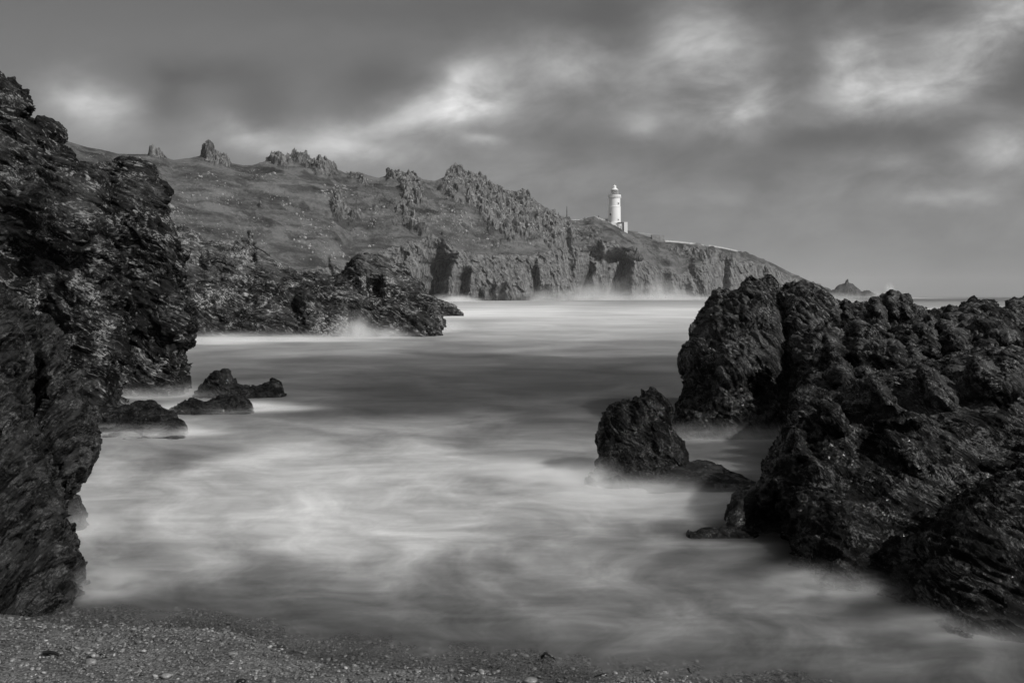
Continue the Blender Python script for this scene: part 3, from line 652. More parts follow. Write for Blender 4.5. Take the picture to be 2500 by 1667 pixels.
rock('rock_outcrop', [lobe([(2447, 830), (2455, 800), (2446, 770), (2447, 756), (2457, 750), (2457, 734), (2468, 730), (2478, 727), (2490, 731), (2510, 728), (2560, 740), (2620, 790), (2620, 860), (2450, 860)], 840, 17.6, 730, 18.4, .6, 1, rad=40)],
     0.024, .4, BED_R, m_right, 'knobbly rock standing on the shelf crest at the right edge', 'rock', seed=15)
J = [(1850, 1260), (1862, 1168), (1870, 1140), (1882, 1101), (1902, 1089), (1921, 1062), (1933, 1023), (1960, 1007), (2002, 994), (2040, 980), (2078, 962), (2113, 925), (2160, 905), (2240, 890), (2360, 865), (2500, 845), (2660, 830), (2660, 1640), (2440, 1620), (2240, 1580), (2090, 1520), (1960, 1480), (1944, 1396), (1943, 1365), (1941, 1325), (1929, 1286), (1918, 1243), (1898, 1207)]
K = [(2240, 1420), (2270, 1330), (2330, 1250), (2400, 1180), (2500, 1120), (2680, 1080), (2680, 1660), (2400, 1640), (2280, 1560)]
rock('boulder', [lobe(J, 1440, 7.3, 960, 10.2, .9, 2.2, rad=150, relief=[(2330, 1230, 40, 30, .25), (2060, 1330, 60, 60, -.25), (2000, 1150, 30, 40, -.15), (2120, 1100, 60, 40, .25), (2200, 1020, 60, 20, -.4), (2350, 990, 60, 20, .4), (2440, 940, 50, 20, -.5), (1960, 1100, 12, 50, .12)]),
                 lobe(K, 1550, 6.38, 1120, 7.8, .5, 1.5, rad=110),
                 fin(2000, 985, 2075, 1060, 26, .3, .0060, 1440, 7.65), fin(2120, 925, 2200, 1010, 26, .3, .0060, 1440, 7.65), fin(2240, 900, 2330, 1000, 26, .3, .0060, 1440, 7.65), fin(2370, 880, 2450, 990, 26, .3, .0060, 1440, 7.65),
                 fin(1930, 1040, 1975, 1130, 20, .3, .0060, 1440, 7.7), fin(2150, 1050, 2260, 1160, 26, .3, .0060, 1440, 7.65)],
     0.0125, .5, -40, m_right, 'huge pitted black boulder filling the lower right corner, its foot in the water', 'boulder', seed=16, strata=1.1, warp=.6, block=.55)

# ------------------------------------------------------------------ beach
def yw(x): return np.interp(x, [-20, -3.6, -2.9, -2.2, -1.7, -1.2, 0, 1.0, 1.6, 3, 20], [7.2, 6.9, 6.60, 6.62, 6.45, 6.05, 5.78, 5.62, 5.5, 4.8, 4.4])
def zbeach(x, y):
    b = yw(x) - y
    z = np.where(b > 0, b * 0.085, b * 0.085)
    return np.where(y > 14, -0.37 - (y - 14) * 0.12, z)
bx = np.concatenate([np.linspace(-60, -6, 30), np.linspace(-5.8, 6, 240), np.linspace(6.5, 60, 30)])
by = np.concatenate([np.linspace(-60, 2, 30), np.linspace(2.2, 12, 260), np.linspace(12.4, 60, 20)])
BX, BY = np.meshgrid(bx, by)
PB = np.stack([BX.ravel(), BY.ravel(), BX.ravel() * 0], 1)
BZ = zbeach(PB[:, 0], PB[:, 1]) + fbm(PB * 1.3, 3, 51) * 0.03 + fbm(PB * 9, 3, 52) * 0.008
BZ = np.maximum(BZ, -4.0); BZ = np.minimum(BZ, 1.6)
PB[:, 2] = BZ
def beach_mat():
    m, t, bs, out = new_mat('wet_shingle')
    tc = t.node('ShaderNodeTexCoord'); co = tc.outputs['Object']
    v = t.node('ShaderNodeTexVoronoi'); t.link(co, v.inputs['Vector']); v.inputs['Scale'].default_value = 55
    sp = t.node('ShaderNodeSeparateColor'); t.link(v.outputs['Color'], sp.inputs[0])
    c = t.ramp(sp.outputs[0], 0, 1, 0.05, 0.22, smooth=False)
    c = t.math('MULTIPLY', c, t.ramp(t.noise(co, 3, 4, .6), .3, .7, .6, 1.2))
    t.link(t.gray(c), bs.inputs['Base Color']); bs.inputs['Roughness'].default_value = 0.45
    b = t.node('ShaderNodeBump'); b.inputs['Strength'].default_value = 0.9; b.inputs['Distance'].default_value = 0.012; b.invert = True
    t.link(v.outputs['Distance'], b.inputs['Height']); t.link(b.outputs[0], bs.inputs['Normal'])
    return m
tag(mesh_np('beach', PB, grid_faces(len(by), len(bx)), beach_mat()), kind='structure')

# pebbles (past counting) as one mass
def ico(sub=1):
    import bmesh
    bm = bmesh.new(); bmesh.ops.create_icosphere(bm, subdivisions=sub, radius=1)
    V = np.array([v.co[:] for v in bm.verts]); Fc = np.array([[v.index for v in f.verts] for f in bm.faces]); bm.free(); return V, Fc
IV, IF = ico(2)
def pebble_mesh(P, rad, seed, sq=0.6):
    r = np.random.default_rng(seed); n = len(P)
    sc3 = np.stack([r.uniform(.8, 1.45, n), r.uniform(.7, 1.15, n), r.uniform(sq * .6, sq * 1.3, n)], 1) * rad[:, None]
    ang = r.uniform(0, 6.28, n); tx = r.normal(0, .25, n)
    V = IV[None] * sc3[:, None]
    bump = perlin((IV[None] * 1.3 + (np.arange(n) * 3.7)[:, None, None]).reshape(-1, 3), 61).reshape(n, -1)
    V = V * (1 + .22 * bump[..., None])
    z = V[..., 2] + V[..., 0] * tx[:, None]
    ca, sa = np.cos(ang)[:, None], np.sin(ang)[:, None]
    W = np.stack([V[..., 0] * ca - V[..., 1] * sa, V[..., 0] * sa + V[..., 1] * ca, z], -1) + P[:, None]
    Fa = (IF[None] + (np.arange(n) * len(IV))[:, None, None]).reshape(-1, 3)
    return W.reshape(-1, 3), Fa
def pebble_mat(name):
    m, t, bs, out = new_mat(name)
    at = t.node('ShaderNodeAttribute', attribute_name='tone'); tc = t.node('ShaderNodeTexCoord')
    n = t.noise(tc.outputs['Object'], 60, 5, .65)
    t.link(t.gray(t.math('MULTIPLY', at.outputs['Fac'], t.ramp(n, .3, .7, .6, 1.35))), bs.inputs['Base Color'])
    bs.inputs['Roughness'].default_value = .38
    b = t.node('ShaderNodeBump'); b.inputs['Strength'].default_value = 0.35; b.inputs['Distance'].default_value = 0.004
    t.link(n, b.inputs['Height']); t.link(b.outputs[0], bs.inputs['Normal'])
    return m
m_peb = pebble_mat('pebble_stone')
npb = 19000
x_ = rng.uniform(-4.2, 3.2, npb); y_ = 4.9 + rng.power(1.3, npb) * 2.6
rad = 0.005 + 0.012 * rng.power(0.45, npb) ** 1.6
rad = np.where(rng.random(npb) < .012, rng.uniform(.015, .025, npb), rad)
x_, y_ = x_, y_
keep = (y_ < yw(x_) + .55)
x_, y_, rad = x_[keep], y_[keep], rad[keep]
PP = np.stack([x_, y_, zbeach(x_, y_) + rad * .25 + fbm(np.stack([x_, y_, x_ * 0], 1) * 1.3, 3, 51) * .03], 1)
Wp, Fp = pebble_mesh(PP, rad, 62)
tone = np.clip(rng.lognormal(math.log(.12), .42, len(PP)), .012, .35)
po = mesh_np('pebbles', Wp, Fp, m_peb, attrs={'tone': np.repeat(tone, len(IV))})
tag(po, kind='stuff')

# single stones and wrack that stand out
def stone(px, py, wpx, hpx, tone_, label, seed, cat='stone', name='beach_stone'):
    r = np.random.default_rng(seed)
    Y = 2.2 * F / (py - HZ)
    for _ in range(4):
        z = float(zbeach(np.array([(px - CX) / F * Y]), np.array([Y]))[0]); Y = (CAMZ - z) * F / (py - HZ)
    c = pt(px, py, Y)
    V = IV * np.array([wpx / F * Y / 2, wpx / F * Y / 2.4, hpx / F * Y / 2]) * (1 + .2 * perlin(IV * 1.4 + seed, 63)[:, None])
    V = V + c + np.array([0, 0, hpx / F * Y * .25])
    o = mesh_np(name, V, IF, m_peb, attrs={'tone': np.full(len(IV), tone_)})
    tag(o, label, cat, group='single stones on the shingle'); return o
stone(222, 1620, 30, 18, .20, 'pale rounded stone on the shingle left of a short stick', 1)
stone(333, 1508 + 47, 14, 10, .02, 'small black stone at the water edge below the near left wall', 2)
stone(222 + 0, 1601, 14, 9, .1, 'grey stone touching the stick on the shingle', 3)
stone(228, 1603, 12, 10, .30, 'white pebble beside the stick', 4)
stone(351, 1590, 14, 7, .32, 'flat white pebble alone in the shallow water at the left', 5)
stone(568, 1598, 26, 10, .22, 'pale flat stone in the shallows at the foot of the picture', 6)
stone(405, 1652, 26, 12, .26, 'pale oval stone close to the lower edge left of centre', 7)
stone(1186, 1598, 22, 12, .015, 'black stone half under water left of two white pebbles', 8)
stone(1254, 1600, 18, 7, .34, 'left of two small white pebbles under the water edge', 9)
stone(1284, 1602, 18, 7, .36, 'right of two small white pebbles under the water edge', 10)
stone(1295, 1664, 36, 14, .2, 'broad pale stone at the lower edge near the middle', 11)
stone(1522, 1630, 24, 12, .012, 'black angular stone amid pebbles right of the wrack', 12)
stone(1580, 1642, 22, 11, .012, 'black wedge stone among pale pebbles near a striped stone', 13)
stone(1624, 1645, 20, 10, .3, 'pale ringed stone beside a dark wedge stone', 14)
stone(1707, 1652, 14, 9, .012, 'little black cone of stone beside a white pebble', 15)
stone(1718, 1657, 9, 6, .36, 'tiny white pebble beside the little black cone stone', 16)
stone(1823, 1654, 20, 8, .012, 'rightmost dark stone at the edge of the shingle', 17)
stone(590, 1664, 24, 12, .012, 'black domed stone cut by the lower edge of the picture', 18)
m_wrack = plain_mat('wet_wrack', 0.012, .3, .3, 40)
def tube(pts, r0, r1, n=7):
    P = np.array(pts, float); V = []; m = len(P)
    for i in range(m):
        d = P[min(i + 1, m - 1)] - P[max(i - 1, 0)]; d /= np.linalg.norm(d) + 1e-9
        a = np.cross(d, (0.3, 0.2, 1)); a /= np.linalg.norm(a); b = np.cross(d, a); r = r0 + (r1 - r0) * i / (m - 1)
        for k in range(n): V.append(P[i] + r * (a * math.cos(6.2832 * k / n) + b * math.sin(6.2832 * k / n)))
    Fc = [(i * n + k, i * n + (k + 1) % n, (i + 1) * n + (k + 1) % n, (i + 1) * n + k) for i in range(m - 1) for k in range(n)]
    V += [P[0], P[-1]]; q = len(V)
    for k in range(n): Fc.append((q - 2, (k + 1) % n, k, k)); Fc.append((q - 1, (m - 1) * n + k, (m - 1) * n + (k + 1) % n, (m - 1) * n + (k + 1) % n))
    return np.array(V), Fc
def py_mesh(name, V, Fc, mat, parent=None, smooth=True):
    me = bpy.data.meshes.new(name); me.from_pydata([tuple(v) for v in V], [], [tuple(dict.fromkeys(int(i) for i in f)) for f in Fc]); me.update()
    if smooth: me.polygons.foreach_set('use_smooth', np.ones(len(me.polygons), bool))
    me.materials.append(mat); o = bpy.data.objects.new(name, me); COL.objects.link(o)
    if parent: o.parent = parent
    return o
def multi_tube(name, lst, mat, parent=None):
    Vs, Fs, n = [], [], 0
    for pts, r0, r1 in lst:
        V, Fc = tube(pts, r0, r1); Vs.append(V); Fs += [tuple(i + n for i in f) for f in Fc]; n += len(V)
    return py_mesh(name, np.concatenate(Vs), Fs, mat, parent)
def gp(px, py, up=0.0):
    Y = 2.2 * F / (py - HZ)
    for _ in range(4):
        z = float(zbeach(np.array([(px - CX) / F * Y]), np.array([Y]))[0]); Y = (CAMZ - z) * F / (py - HZ)
    return pt(px, py, Y) + np.array([0, 0, up])
tag(multi_tube('driftwood_stick', [([gp(107, 1597, .012), gp(120, 1600, .02), gp(134, 1601, .018), gp(147, 1604, .01)], .012, .009)], m_wrack),
    'short black stick lying on the dry shingle at the left', 'driftwood')
a = gp(1340, 1618)
tag(multi_tube('seaweed_clump', [([a + np.array(v) for v in p], .008, .005) for p in (
    [(-.04, 0, 0), (-.045, .01, .04), (-.02, 0, .06), (.02, 0, .04), (.05, 0, .01)], [(-.04, 0, .01), (-.03, .02, .03), (0, 0, .02), (.03, .02, .0)],
    [(-.045, .02, .02), (-.02, .03, .055), (.0, .02, .05), (.02, .03, .02)], [(-.03, -.01, -.01), (0, -.01, .0), (.03, 0, -.01)])], m_wrack),
    'tangled black seaweed clump at the water edge near the middle', 'seaweed')
b = gp(1398, 1612)
tag(multi_tube('twig', [([b, b + np.array((-.012, 0, .02)), b + np.array((-.025, .01, .035))], .004, .002)], m_wrack), 'thin twig sticking up right of the seaweed clump', 'twig')
b = gp(1690, 1648)
tag(multi_tube('driftwood_stick', [([b, b + np.array((-.01, 0, .02)), b + np.array((-.026, .01, .04))], .008, .006)], m_wrack), 'stub of dark wood leaning out of the shallows near the little black cone stone', 'driftwood')
tag(multi_tube('driftwood_stick', [([gp(1452, 1652, .004), gp(1470, 1649, .01), gp(1482, 1650, .008)], .003, .01)], m_wrack), 'dark tapering sliver of wood among pebbles', 'driftwood')

# ------------------------------------------------------------------ sea
FO = """735 1000 .55 1100 .6 1300 .6 1500 .52 1700 .52 1800 .55 2050 .58 2200 .47 2500 .45
745 1100 .7 1400 .68 1700 .66 2000 .62 2200 .52 2500 .5
760 1150 .82 1300 .80 1450 .72 1600 .76 1680 .76 2200 .74 2500 .72
790 1100 .6 1300 .72 1500 .70 1650 .66
820 1000 .55 1200 .60 1400 .60 1650 .56
850 520 .50 700 .55 900 .50 1100 .45 1300 .50 1600 .45
880 300 .48 550 .42 800 .36 1100 .33 1300 .29 1600 .28
920 300 .42 600 .34 900 .28 1200 .24 1500 .22
960 200 .45 300 .45 700 .35 1000 .22 1300 .22 1600 .23
1000 250 .45 500 .45 800 .30 1000 .25 1300 .27 1700 .26
1050 280 .50 500 .58 700 .50 900 .50 1200 .45 1400 .38 1750 .33
1100 280 .50 480 .43 800 .62 1000 .60 1300 .48 1750 .36
1150 280 .55 600 .65 900 .66 1200 .60 1350 .55 1800 .42
1200 250 .60 600 .68 850 .71 1200 .60 1500 .60 1700 .60
1250 250 .62 500 .72 750 .75 1000 .68 1300 .60 1550 .62 1700 .52
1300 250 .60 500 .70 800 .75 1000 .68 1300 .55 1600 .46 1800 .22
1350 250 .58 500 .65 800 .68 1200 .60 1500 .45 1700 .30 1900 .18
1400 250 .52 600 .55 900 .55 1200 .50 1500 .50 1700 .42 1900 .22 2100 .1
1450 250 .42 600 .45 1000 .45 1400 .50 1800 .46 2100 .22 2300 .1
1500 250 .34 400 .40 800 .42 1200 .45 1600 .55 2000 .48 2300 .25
1550 400 .36 800 .38 1200 .42 1600 .50 2000 .50 2400 .38
1600 400 .33 1200 .37 1600 .45 2000 .42 2400 .43
1680 400 .33 1200 .33 2000 .38 2400 .40"""
S = []  # sea tones by place: white water, with dark rock reflections painted at boulder foot
for ln in FO.splitlines():
    q = [float(v) for v in ln.split()]
    for i in range(1, len(q), 2): S.append((q[i], q[0], q[i + 1]))
S = np.array(S)
def foam_reflection_at(px, py):
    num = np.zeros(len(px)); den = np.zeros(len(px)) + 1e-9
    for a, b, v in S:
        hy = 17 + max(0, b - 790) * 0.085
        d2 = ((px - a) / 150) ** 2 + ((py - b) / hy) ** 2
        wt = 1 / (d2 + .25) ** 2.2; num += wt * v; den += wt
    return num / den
pyr = np.concatenate([[725.0, 725.2, 725.5, 725.8], np.linspace(726, 745, 50), np.linspace(745.5, 800, 90), np.linspace(801, 1000, 150), np.linspace(1002, 1760, 300)])
pxr = np.linspace(-700, 3200, 820)
PX, PY = np.meshgrid(pxr, pyr); PX, PY = PX.ravel(), PY.ravel()
Ys = 2.2 * F / (PY - HZ); Xs = (PX - CX) / F * Ys
lg = np.log(Ys)
q0 = np.stack([Xs / Ys * 7, lg * 7, lg * 0], 1)
wp = np.stack([fbm(q0 * .8, 3, 81), fbm(q0 * .8, 3, 82), q0[:, 0] * 0], 1)
fm = foam_reflection_at(PX + wp[:, 0] * 170, PY + wp[:, 1] * 26 * np.clip((PY - 724) / 120, .12, 1))
near = np.clip((PY - 790) / 200, 0, 1)
q1 = q0 @ rotm(0, 0, 8); wisp = fbm((q1 + wp * .65) * np.array([1.7, 1.2, 1]), 7, 83, .62) * .23 + fbm((q0 + wp * .3) * np.array([1.6, 7, 1]), 5, 84, .6) * .06
fm = fm + wisp * (.5 + .5 * near) * np.clip(fm * 2.2, .4, 1.2)
# open sea beyond the headland: darker swell, line of surf
far = np.clip((738 - PY) / 5, 0, 1) * np.clip((PX - 2080) / 60, 0, 1)
fm = fm * (1 - far) + far * (.36 + .04 * wisp / .1)
surf = np.exp(-((PY - 727.4 - (PX - 2170) * 0.004) / 1.9) ** 2) * np.clip((PX - 2030) / 60, 0, 1) * np.clip((2400 - PX) / 260, 0, 1)
fm = fm + surf * .42
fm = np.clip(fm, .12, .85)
dep = -zbeach(Xs, Ys)
op = np.clip(1 - np.exp(-(dep + .012 + wisp * .14) / .11), 0.0, 1.0)
op = np.where(Ys < 14, np.where(dep < -.02, 0.05, op * np.clip((PY * 0 + 1), 0, 1)), 1)
zs = fbm(np.stack([Xs * .5, Ys * .5, Xs * 0], 1), 2, 85) * .012 * np.clip(Ys / 10, .3, 3)
zs = np.where(PY < 727, 0, zs)
def sea_mat():
    m, t, bs, out = new_mat('milky_sea_water')
    fa = t.node('ShaderNodeAttribute', attribute_name='foam_and_reflection'); oa = t.node('ShaderNodeAttribute', attribute_name='cover')
    tc = t.node('ShaderNodeTexCoord'); co = tc.outputs['Object']
    fine = t.noise(t.mapping(co, scale=(.8, 2.2, 1)), 2.2, 6, .65, .4)
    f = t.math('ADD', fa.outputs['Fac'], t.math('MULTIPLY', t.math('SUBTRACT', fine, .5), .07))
    alb = t.math('MULTIPLY', t.math('POWER', t.math('MAXIMUM', f, .05), 2.2), SEA_TONE_GAIN)
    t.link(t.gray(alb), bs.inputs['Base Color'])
    m.name = m.name; bs.subsurface_method = 'BURLEY'
    bs.inputs['Subsurface Weight'].default_value = .9; bs.inputs['Subsurface Radius'].default_value = (1, 1, 1); bs.inputs['Subsurface Scale'].default_value = 1.3
    bs.inputs['Roughness'].default_value = .55; bs.inputs['Specular IOR Level'].default_value = .12
    tr = t.node('ShaderNodeBsdfTransparent'); tr.inputs[0].default_value = (.8, .8, .8, 1)
    mx = t.node('ShaderNodeMixShader'); t.link(oa.outputs['Fac'], mx.inputs[0]); t.link(tr.outputs[0], mx.inputs[1]); t.link(bs.outputs[0], mx.inputs[2])
    t.link(mx.outputs[0], out.inputs[0])
    return m
SEA_TONE_GAIN = 1.36
so = mesh_np('sea', np.stack([Xs, Ys, zs], 1), grid_faces(len(pyr), len(pxr))[:, ::-1], sea_mat(), attrs={'foam_and_reflection': fm, 'cover': op})
tag(so, kind='structure')

# ------------------------------------------------------------------ lighthouse
m_white = plain_mat('white_render', .80, .6, .03, .4)
m_grey = plain_mat('grey_stone', .16, .9, .35, .6, .5)
m_pale = plain_mat('pale_wall_stone', .42, .9, .3, 1.2, .4)
m_dark = plain_mat('dark_metal', .03, .5, .2, 2)
m_glass = plain_mat('lantern_glass', .02, .08, .1, 1)
def empty(name, loc, label=None, cat=None, group=None):
    o = bpy.data.objects.new(name, None); COL.objects.link(o); o.location = loc; tag(o, label, cat, group); return o
def lathe(prof, n=64):
    V = []; Fc = []
    for r, z in prof:
        for k in range(n): V.append((r * math.cos(6.28318 * k / n), r * math.sin(6.28318 * k / n), z))
    m = len(prof)
    for i in range(m - 1):
        for k in range(n): Fc.append((i * n + k, i * n + (k + 1) % n, (i + 1) * n + (k + 1) % n, (i + 1) * n + k))
    Fc.append(tuple(range(n))[::-1]); Fc.append(tuple((m - 1) * n + k for k in range(n)))
    return V, Fc
def box(x0, x1, y0, y1, z0, z1):
    V = [(x, y, z) for x in (x0, x1) for y in (y0, y1) for z in (z0, z1)]
    return V, [(0, 1, 3, 2), (4, 6, 7, 5), (0, 4, 5, 1), (2, 3, 7, 6), (0, 2, 6, 4), (1, 5, 7, 3)]
def join(lst):
    Vs, Fs, n = [], [], 0
    for V, Fc in lst: Vs += list(V); Fs += [tuple(i + n for i in f) for f in Fc]; n += len(V)
    return Vs, Fs
def autos(o, ang=35):
    me = o.data
    me.set_sharp_from_angle(angle=R(ang)) if hasattr(me, 'set_sharp_from_angle') else None
    return o
LD = 704.0
k = LD / F                                     # metres per photo pixel at the lighthouse
def lz(py): return CAMZ + (HZ - py) * k
lx = (1500.4 - CX) * k
zb = lz(557)
LH = empty('lighthouse', (lx, LD, zb), 'tall white round lighthouse with a domed lantern on the headland', 'lighthouse')
def Z(py): return lz(py) - zb
tower = join([lathe([(4.45, Z(562)), (4.35, Z(544)), (4.28, Z(507)), (4.45, Z(506.4)), (4.45, Z(505.6)), (4.05, Z(504.6)), (4.0, Z(484))])])
autos(py_mesh('tower', *tower, m_white, LH))
autos(py_mesh('gallery', *lathe([(4.0, Z(484)), (4.25, Z(482)), (4.55, Z(480.5)), (4.55, Z(476.2)), (4.3, Z(476.2)), (4.3, Z(478)), (2, Z(478))]), m_white, LH))
cbm = None
for a in range(26):
    V, Fc = box(-.22, .22, 3.95, 4.68, Z(483.5), Z(480.7))
    if cbm is None: cb_o = py_mesh('corbel', V, Fc, m_white, LH, smooth=False); cbm = cb_o.data
    else: cb_o = bpy.data.objects.new('corbel', cbm); COL.objects.link(cb_o); cb_o.parent = LH
    cb_o.rotation_euler = (0, 0, 6.28318 * a / 26)
lan = autos(py_mesh('lantern_room', *lathe([(2.45, Z(478)), (2.45, Z(475)), (2.35, Z(475)), (2.35, Z(464))]), m_glass, LH))
la = []
nb = 16; z0, z1 = Z(475), Z(464)
for a in range(nb):
    for sgn in (1, -1):
        for seg in range(2):
            p = []
            for q in range(5):
                f_ = (seg + q / 4) / 2; an = 6.28318 * (a + sgn * f_ * 2) / nb
                p.append((2.42 * math.cos(an), 2.42 * math.sin(an), z0 + (z1 - z0) * f_))
            la.append(tube(p, .07, .07, 5))
Vl, Fl = join(la); py_mesh('glazing_bars', Vl, Fl, m_white, lan)
autos(py_mesh('lantern_roof', *lathe([(2.4, Z(464.3)), (2.7, Z(464.2)), (2.6, Z(463.4)), (2.0, Z(461.2)), (1.25, Z(459.6)), (1.18, Z(459)), (1.12, Z(455.8)), (1.3, Z(455.6)), (1.2, Z(454.8)), (.85, Z(453.3)), (.3, Z(452.4)), (.12, Z(452.2)), (.08, Z(450.4)), (.02, Z(450))], 48), m_white, LH))
for dx_, py_, hh_, ww_ in ((8.3, 498.4, 4.0, .9), (-11.0, 524.5, 5, 1.2), (8.0, 537.8, 2.6, .9)):
    x0 = dx_ * k; rr = 4.3 if py_ > 505 else 4.08
    yy = -math.sqrt(max(rr * rr - x0 * x0, .1)); an = math.atan2(yy, x0) + math.pi / 2
    def rot_(VF, an=an, x0=x0, yy=yy): return ([(x * math.cos(an) - y * math.sin(an) + x0, x * math.sin(an) + y * math.cos(an) + yy, z) for x, y, z in VF[0]], VF[1])
    wnd = py_mesh('window', *rot_(box(-ww_ / 2, ww_ / 2, -.10, .4, Z(py_ + hh_ / 2), Z(py_ - hh_ / 2))), m_dark, LH, smooth=False)
    py_mesh('frame', *rot_(join([box(-ww_ / 2 - .3, -ww_ / 2 - .002, -.2, .5, Z(py_ + hh_ / 2) - .2, Z(py_ - hh_ / 2) + .25), box(-ww_ / 2 - .4, ww_ / 2 + .4, -.25, .5, Z(py_ - hh_ / 2) + .26, Z(py_ - hh_ / 2) + .5)])), m_white, wnd, smooth=False)
AN = empty('lighthouse_annex', (lx, LD, zb), 'low flat roofed white building against the foot of the lighthouse', 'building')
py_mesh('wall', *join([box(-9.6 * k, 6.2 * k, -4.9, 3, Z(566), Z(543.8)), box(6.3 * k, 19.0 * k, -5.4, 3, Z(572), Z(545.4))]), m_white, AN, smooth=False)
py_mesh('roof', *box(5.6 * k, 20.4 * k, -6.0, 3.2, Z(545.3), Z(544.3)), m_dark, AN, smooth=False)
py_mesh('porch', *box(20.6 * k, 29.2 * k, -6.6, 1.5, Z(574), Z(543.9)), m_white, AN, smooth=False)
py_mesh('drainpipe', *box(8.6 * k, 9.4 * k, -5.62, -5.42, Z(566), Z(546)), m_grey, AN, smooth=False)

def wall_strip(name, pts, thick, hpx, mat, label, cat, jit=0.15, group=None, dD=0):
    """a wall following the ridge; pts = (px, row of its top); hpx = height in photo pixels"""
    top = []; bot = []
    xs = np.arange(pts[0][0], pts[-1][0] + .01, .8)
    A_ = np.array(pts, float)
    for x in xs:
        D = ip(DR, x) + dD; yy = np.interp(x, A_[:, 0], A_[:, 1]) + random.uniform(-jit, jit)
        top.append(((x - CX) / F * D, D, CAMZ + (HZ - yy) / F * D)); bot.append(((x - CX) / F * D, D, CAMZ + (HZ - yy - hpx) / F * D))
    V = []
    for t_, b_ in zip(top, bot):
        V += [(b_[0], b_[1] - thick, b_[2]), (t_[0], t_[1] - thick, t_[2]), (t_[0], t_[1] + thick, t_[2]), (b_[0], b_[1] + thick, b_[2])]
    Fc = []
    for i in range(len(xs) - 1):
        for q in range(4): Fc.append((i * 4 + q, i * 4 + (q + 1) % 4, i * 4 + 4 + (q + 1) % 4, i * 4 + 4 + q))
    Fc += [(0, 3, 2, 1), tuple(len(V) - 4 + q for q in range(4))]
    return tag(py_mesh(name, V, Fc, mat, smooth=False), label, cat, group)
wall_strip('boundary_wall', [(1451, 527.2), (1466, 532.5), (1482, 540.0), (1492, 545)], .4, 5, m_pale, 'pale wall running down the slope to the lighthouse foot', 'wall', dD=-3)
wall_strip('boundary_wall', [(1386, 535.8), (1405, 536.2), (1427, 536.0)], .3, 4, m_pale, 'low wall between the mast and the knoll left of the lighthouse', 'wall')
wall_strip('retaining_wall', [(1528, 561.6), (1545, 564.2), (1557.5, 565.2)], .6, 9, m_grey, 'grey retaining wall right below the lighthouse building', 'wall', .1, dD=-2)
wall_strip('retaining_wall', [(1591, 573.6), (1605, 574.2), (1621, 574.8)], 2.5, 17, m_grey, 'dark stone block at the right end of the railings', 'wall', .3, dD=-3)
wall_strip('road_wall', [(1624, 586.6), (1654, 588.6), (1690, 592.6), (1719, 597.6)], .4, 4.2, m_pale, 'bright white wall along the cliff top road, nearer stretch', 'wall', .15, dD=-1)
wall_strip('road_wall', [(1730, 597.8), (1762, 603), (1801, 611.6)], .4, 3.4, m_pale, 'bright white wall along the cliff top road, far stretch', 'wall', .15, dD=-1)
# railings
rl = []
for i in range(19):
    x = 1559 + i * 1.7; D = ip(DR, x) - 2; yy = np.interp(x, [1558, 1592], [567.5, 572])
    rl.append(tube([((x - CX) / F * D, D, CAMZ + (HZ - yy - 5) / F * D), ((x - CX) / F * D, D, CAMZ + (HZ - yy) / F * D)], .09, .09, 5))
rail = []
for x in np.linspace(1559, 1590, 8):
    D = ip(DR, x) - 2; yy = np.interp(x, [1558, 1592], [567.5, 572]); rail.append(((x - CX) / F * D, D, CAMZ + (HZ - yy) / F * D))
rl.append(tube(rail, .08, .08, 5))
Vr, Fr = join(rl)
tag(py_mesh('railings', Vr, Fr, m_pale), 'white post railings between the two retaining walls', 'fence')
p0 = ridge_pt(1384, -3, -2)
ms = empty('mast', tuple(p0), 'thin dark mast standing on the ridge left of the lighthouse', 'mast')
ms_o = multi_tube('pole', [([(0, 0, -1), (0, 0, 5), (0, 0, 9.2)], .36, .18)], m_dark, ms)
multi_tube('crossbar', [([(-.5, 0, 5.5), (.5, 0, 5.5)], .12, .12)], m_dark, ms); multi_tube('crossbar', [([(-.35, 0, 6.6), (.35, 0, 6.6)], .1, .1)], m_dark, ms)
def fixed(name, px, pyt, pyb, wpx, D, label, cat, mat=m_dark):
    kk = D / F; c = ((px - CX) * kk, D, CAMZ + (HZ - pyb) * kk); H = (pyb - pyt) * kk; w_ = wpx * kk / 2
    V, Fc = lathe([(w_, -1.5), (w_, H * .8), (w_ * .6, H * .95), (w_ * .3, H)], 10)
    o = py_mesh(name, V, Fc, mat); o.location = c; return tag(o, label, cat)
fixed('chimney_pot', 1461.3, 526.3, 531, 2.4, 702, 'small dark post behind the pale wall left of the lighthouse', 'post')
V, Fc = join([box(-2.7 * k, 2.7 * k, -1, 1, -1, 4.6 * k), box(-2.5 * k, -1.9 * k, -.8, .8, 4.7 * k, 8.6 * k), box(-.3 * k, .3 * k, -.8, .8, 4.7 * k, 7.8 * k), box(1.6 * k, 2.2 * k, -.8, .8, 4.7 * k, 8.8 * k)])
o = py_mesh('equipment_rack', V, Fc, m_dark, smooth=False); o.location = ((1481 - CX) * k, LD + 1, lz(541)); tag(o, 'dark equipment stand with uprights tight left of the lighthouse tower', 'equipment')
fixed('post', 1515.5, 551, 562, 1.6, 694, 'dark post on the slope in front of the flat roofed building', 'post')
V = [(-4 * k, -2, -1), (4 * k, -2, -1), (4 * k, 2, -1), (-4 * k, 2, -1), (-4 * k, -2, 2 * k), (4 * k, -2, 2 * k), (4 * k, 2, 2 * k), (-4 * k, 2, 2 * k), (0, -2, 6 * k), (0, 2, 6 * k)]
Fc = [(0, 1, 5, 8, 4), (3, 7, 9, 6, 2), (1, 2, 6, 5), (0, 4, 7, 3), (4, 8, 9, 7), (5, 6, 9, 8), (0, 3, 2, 1)]
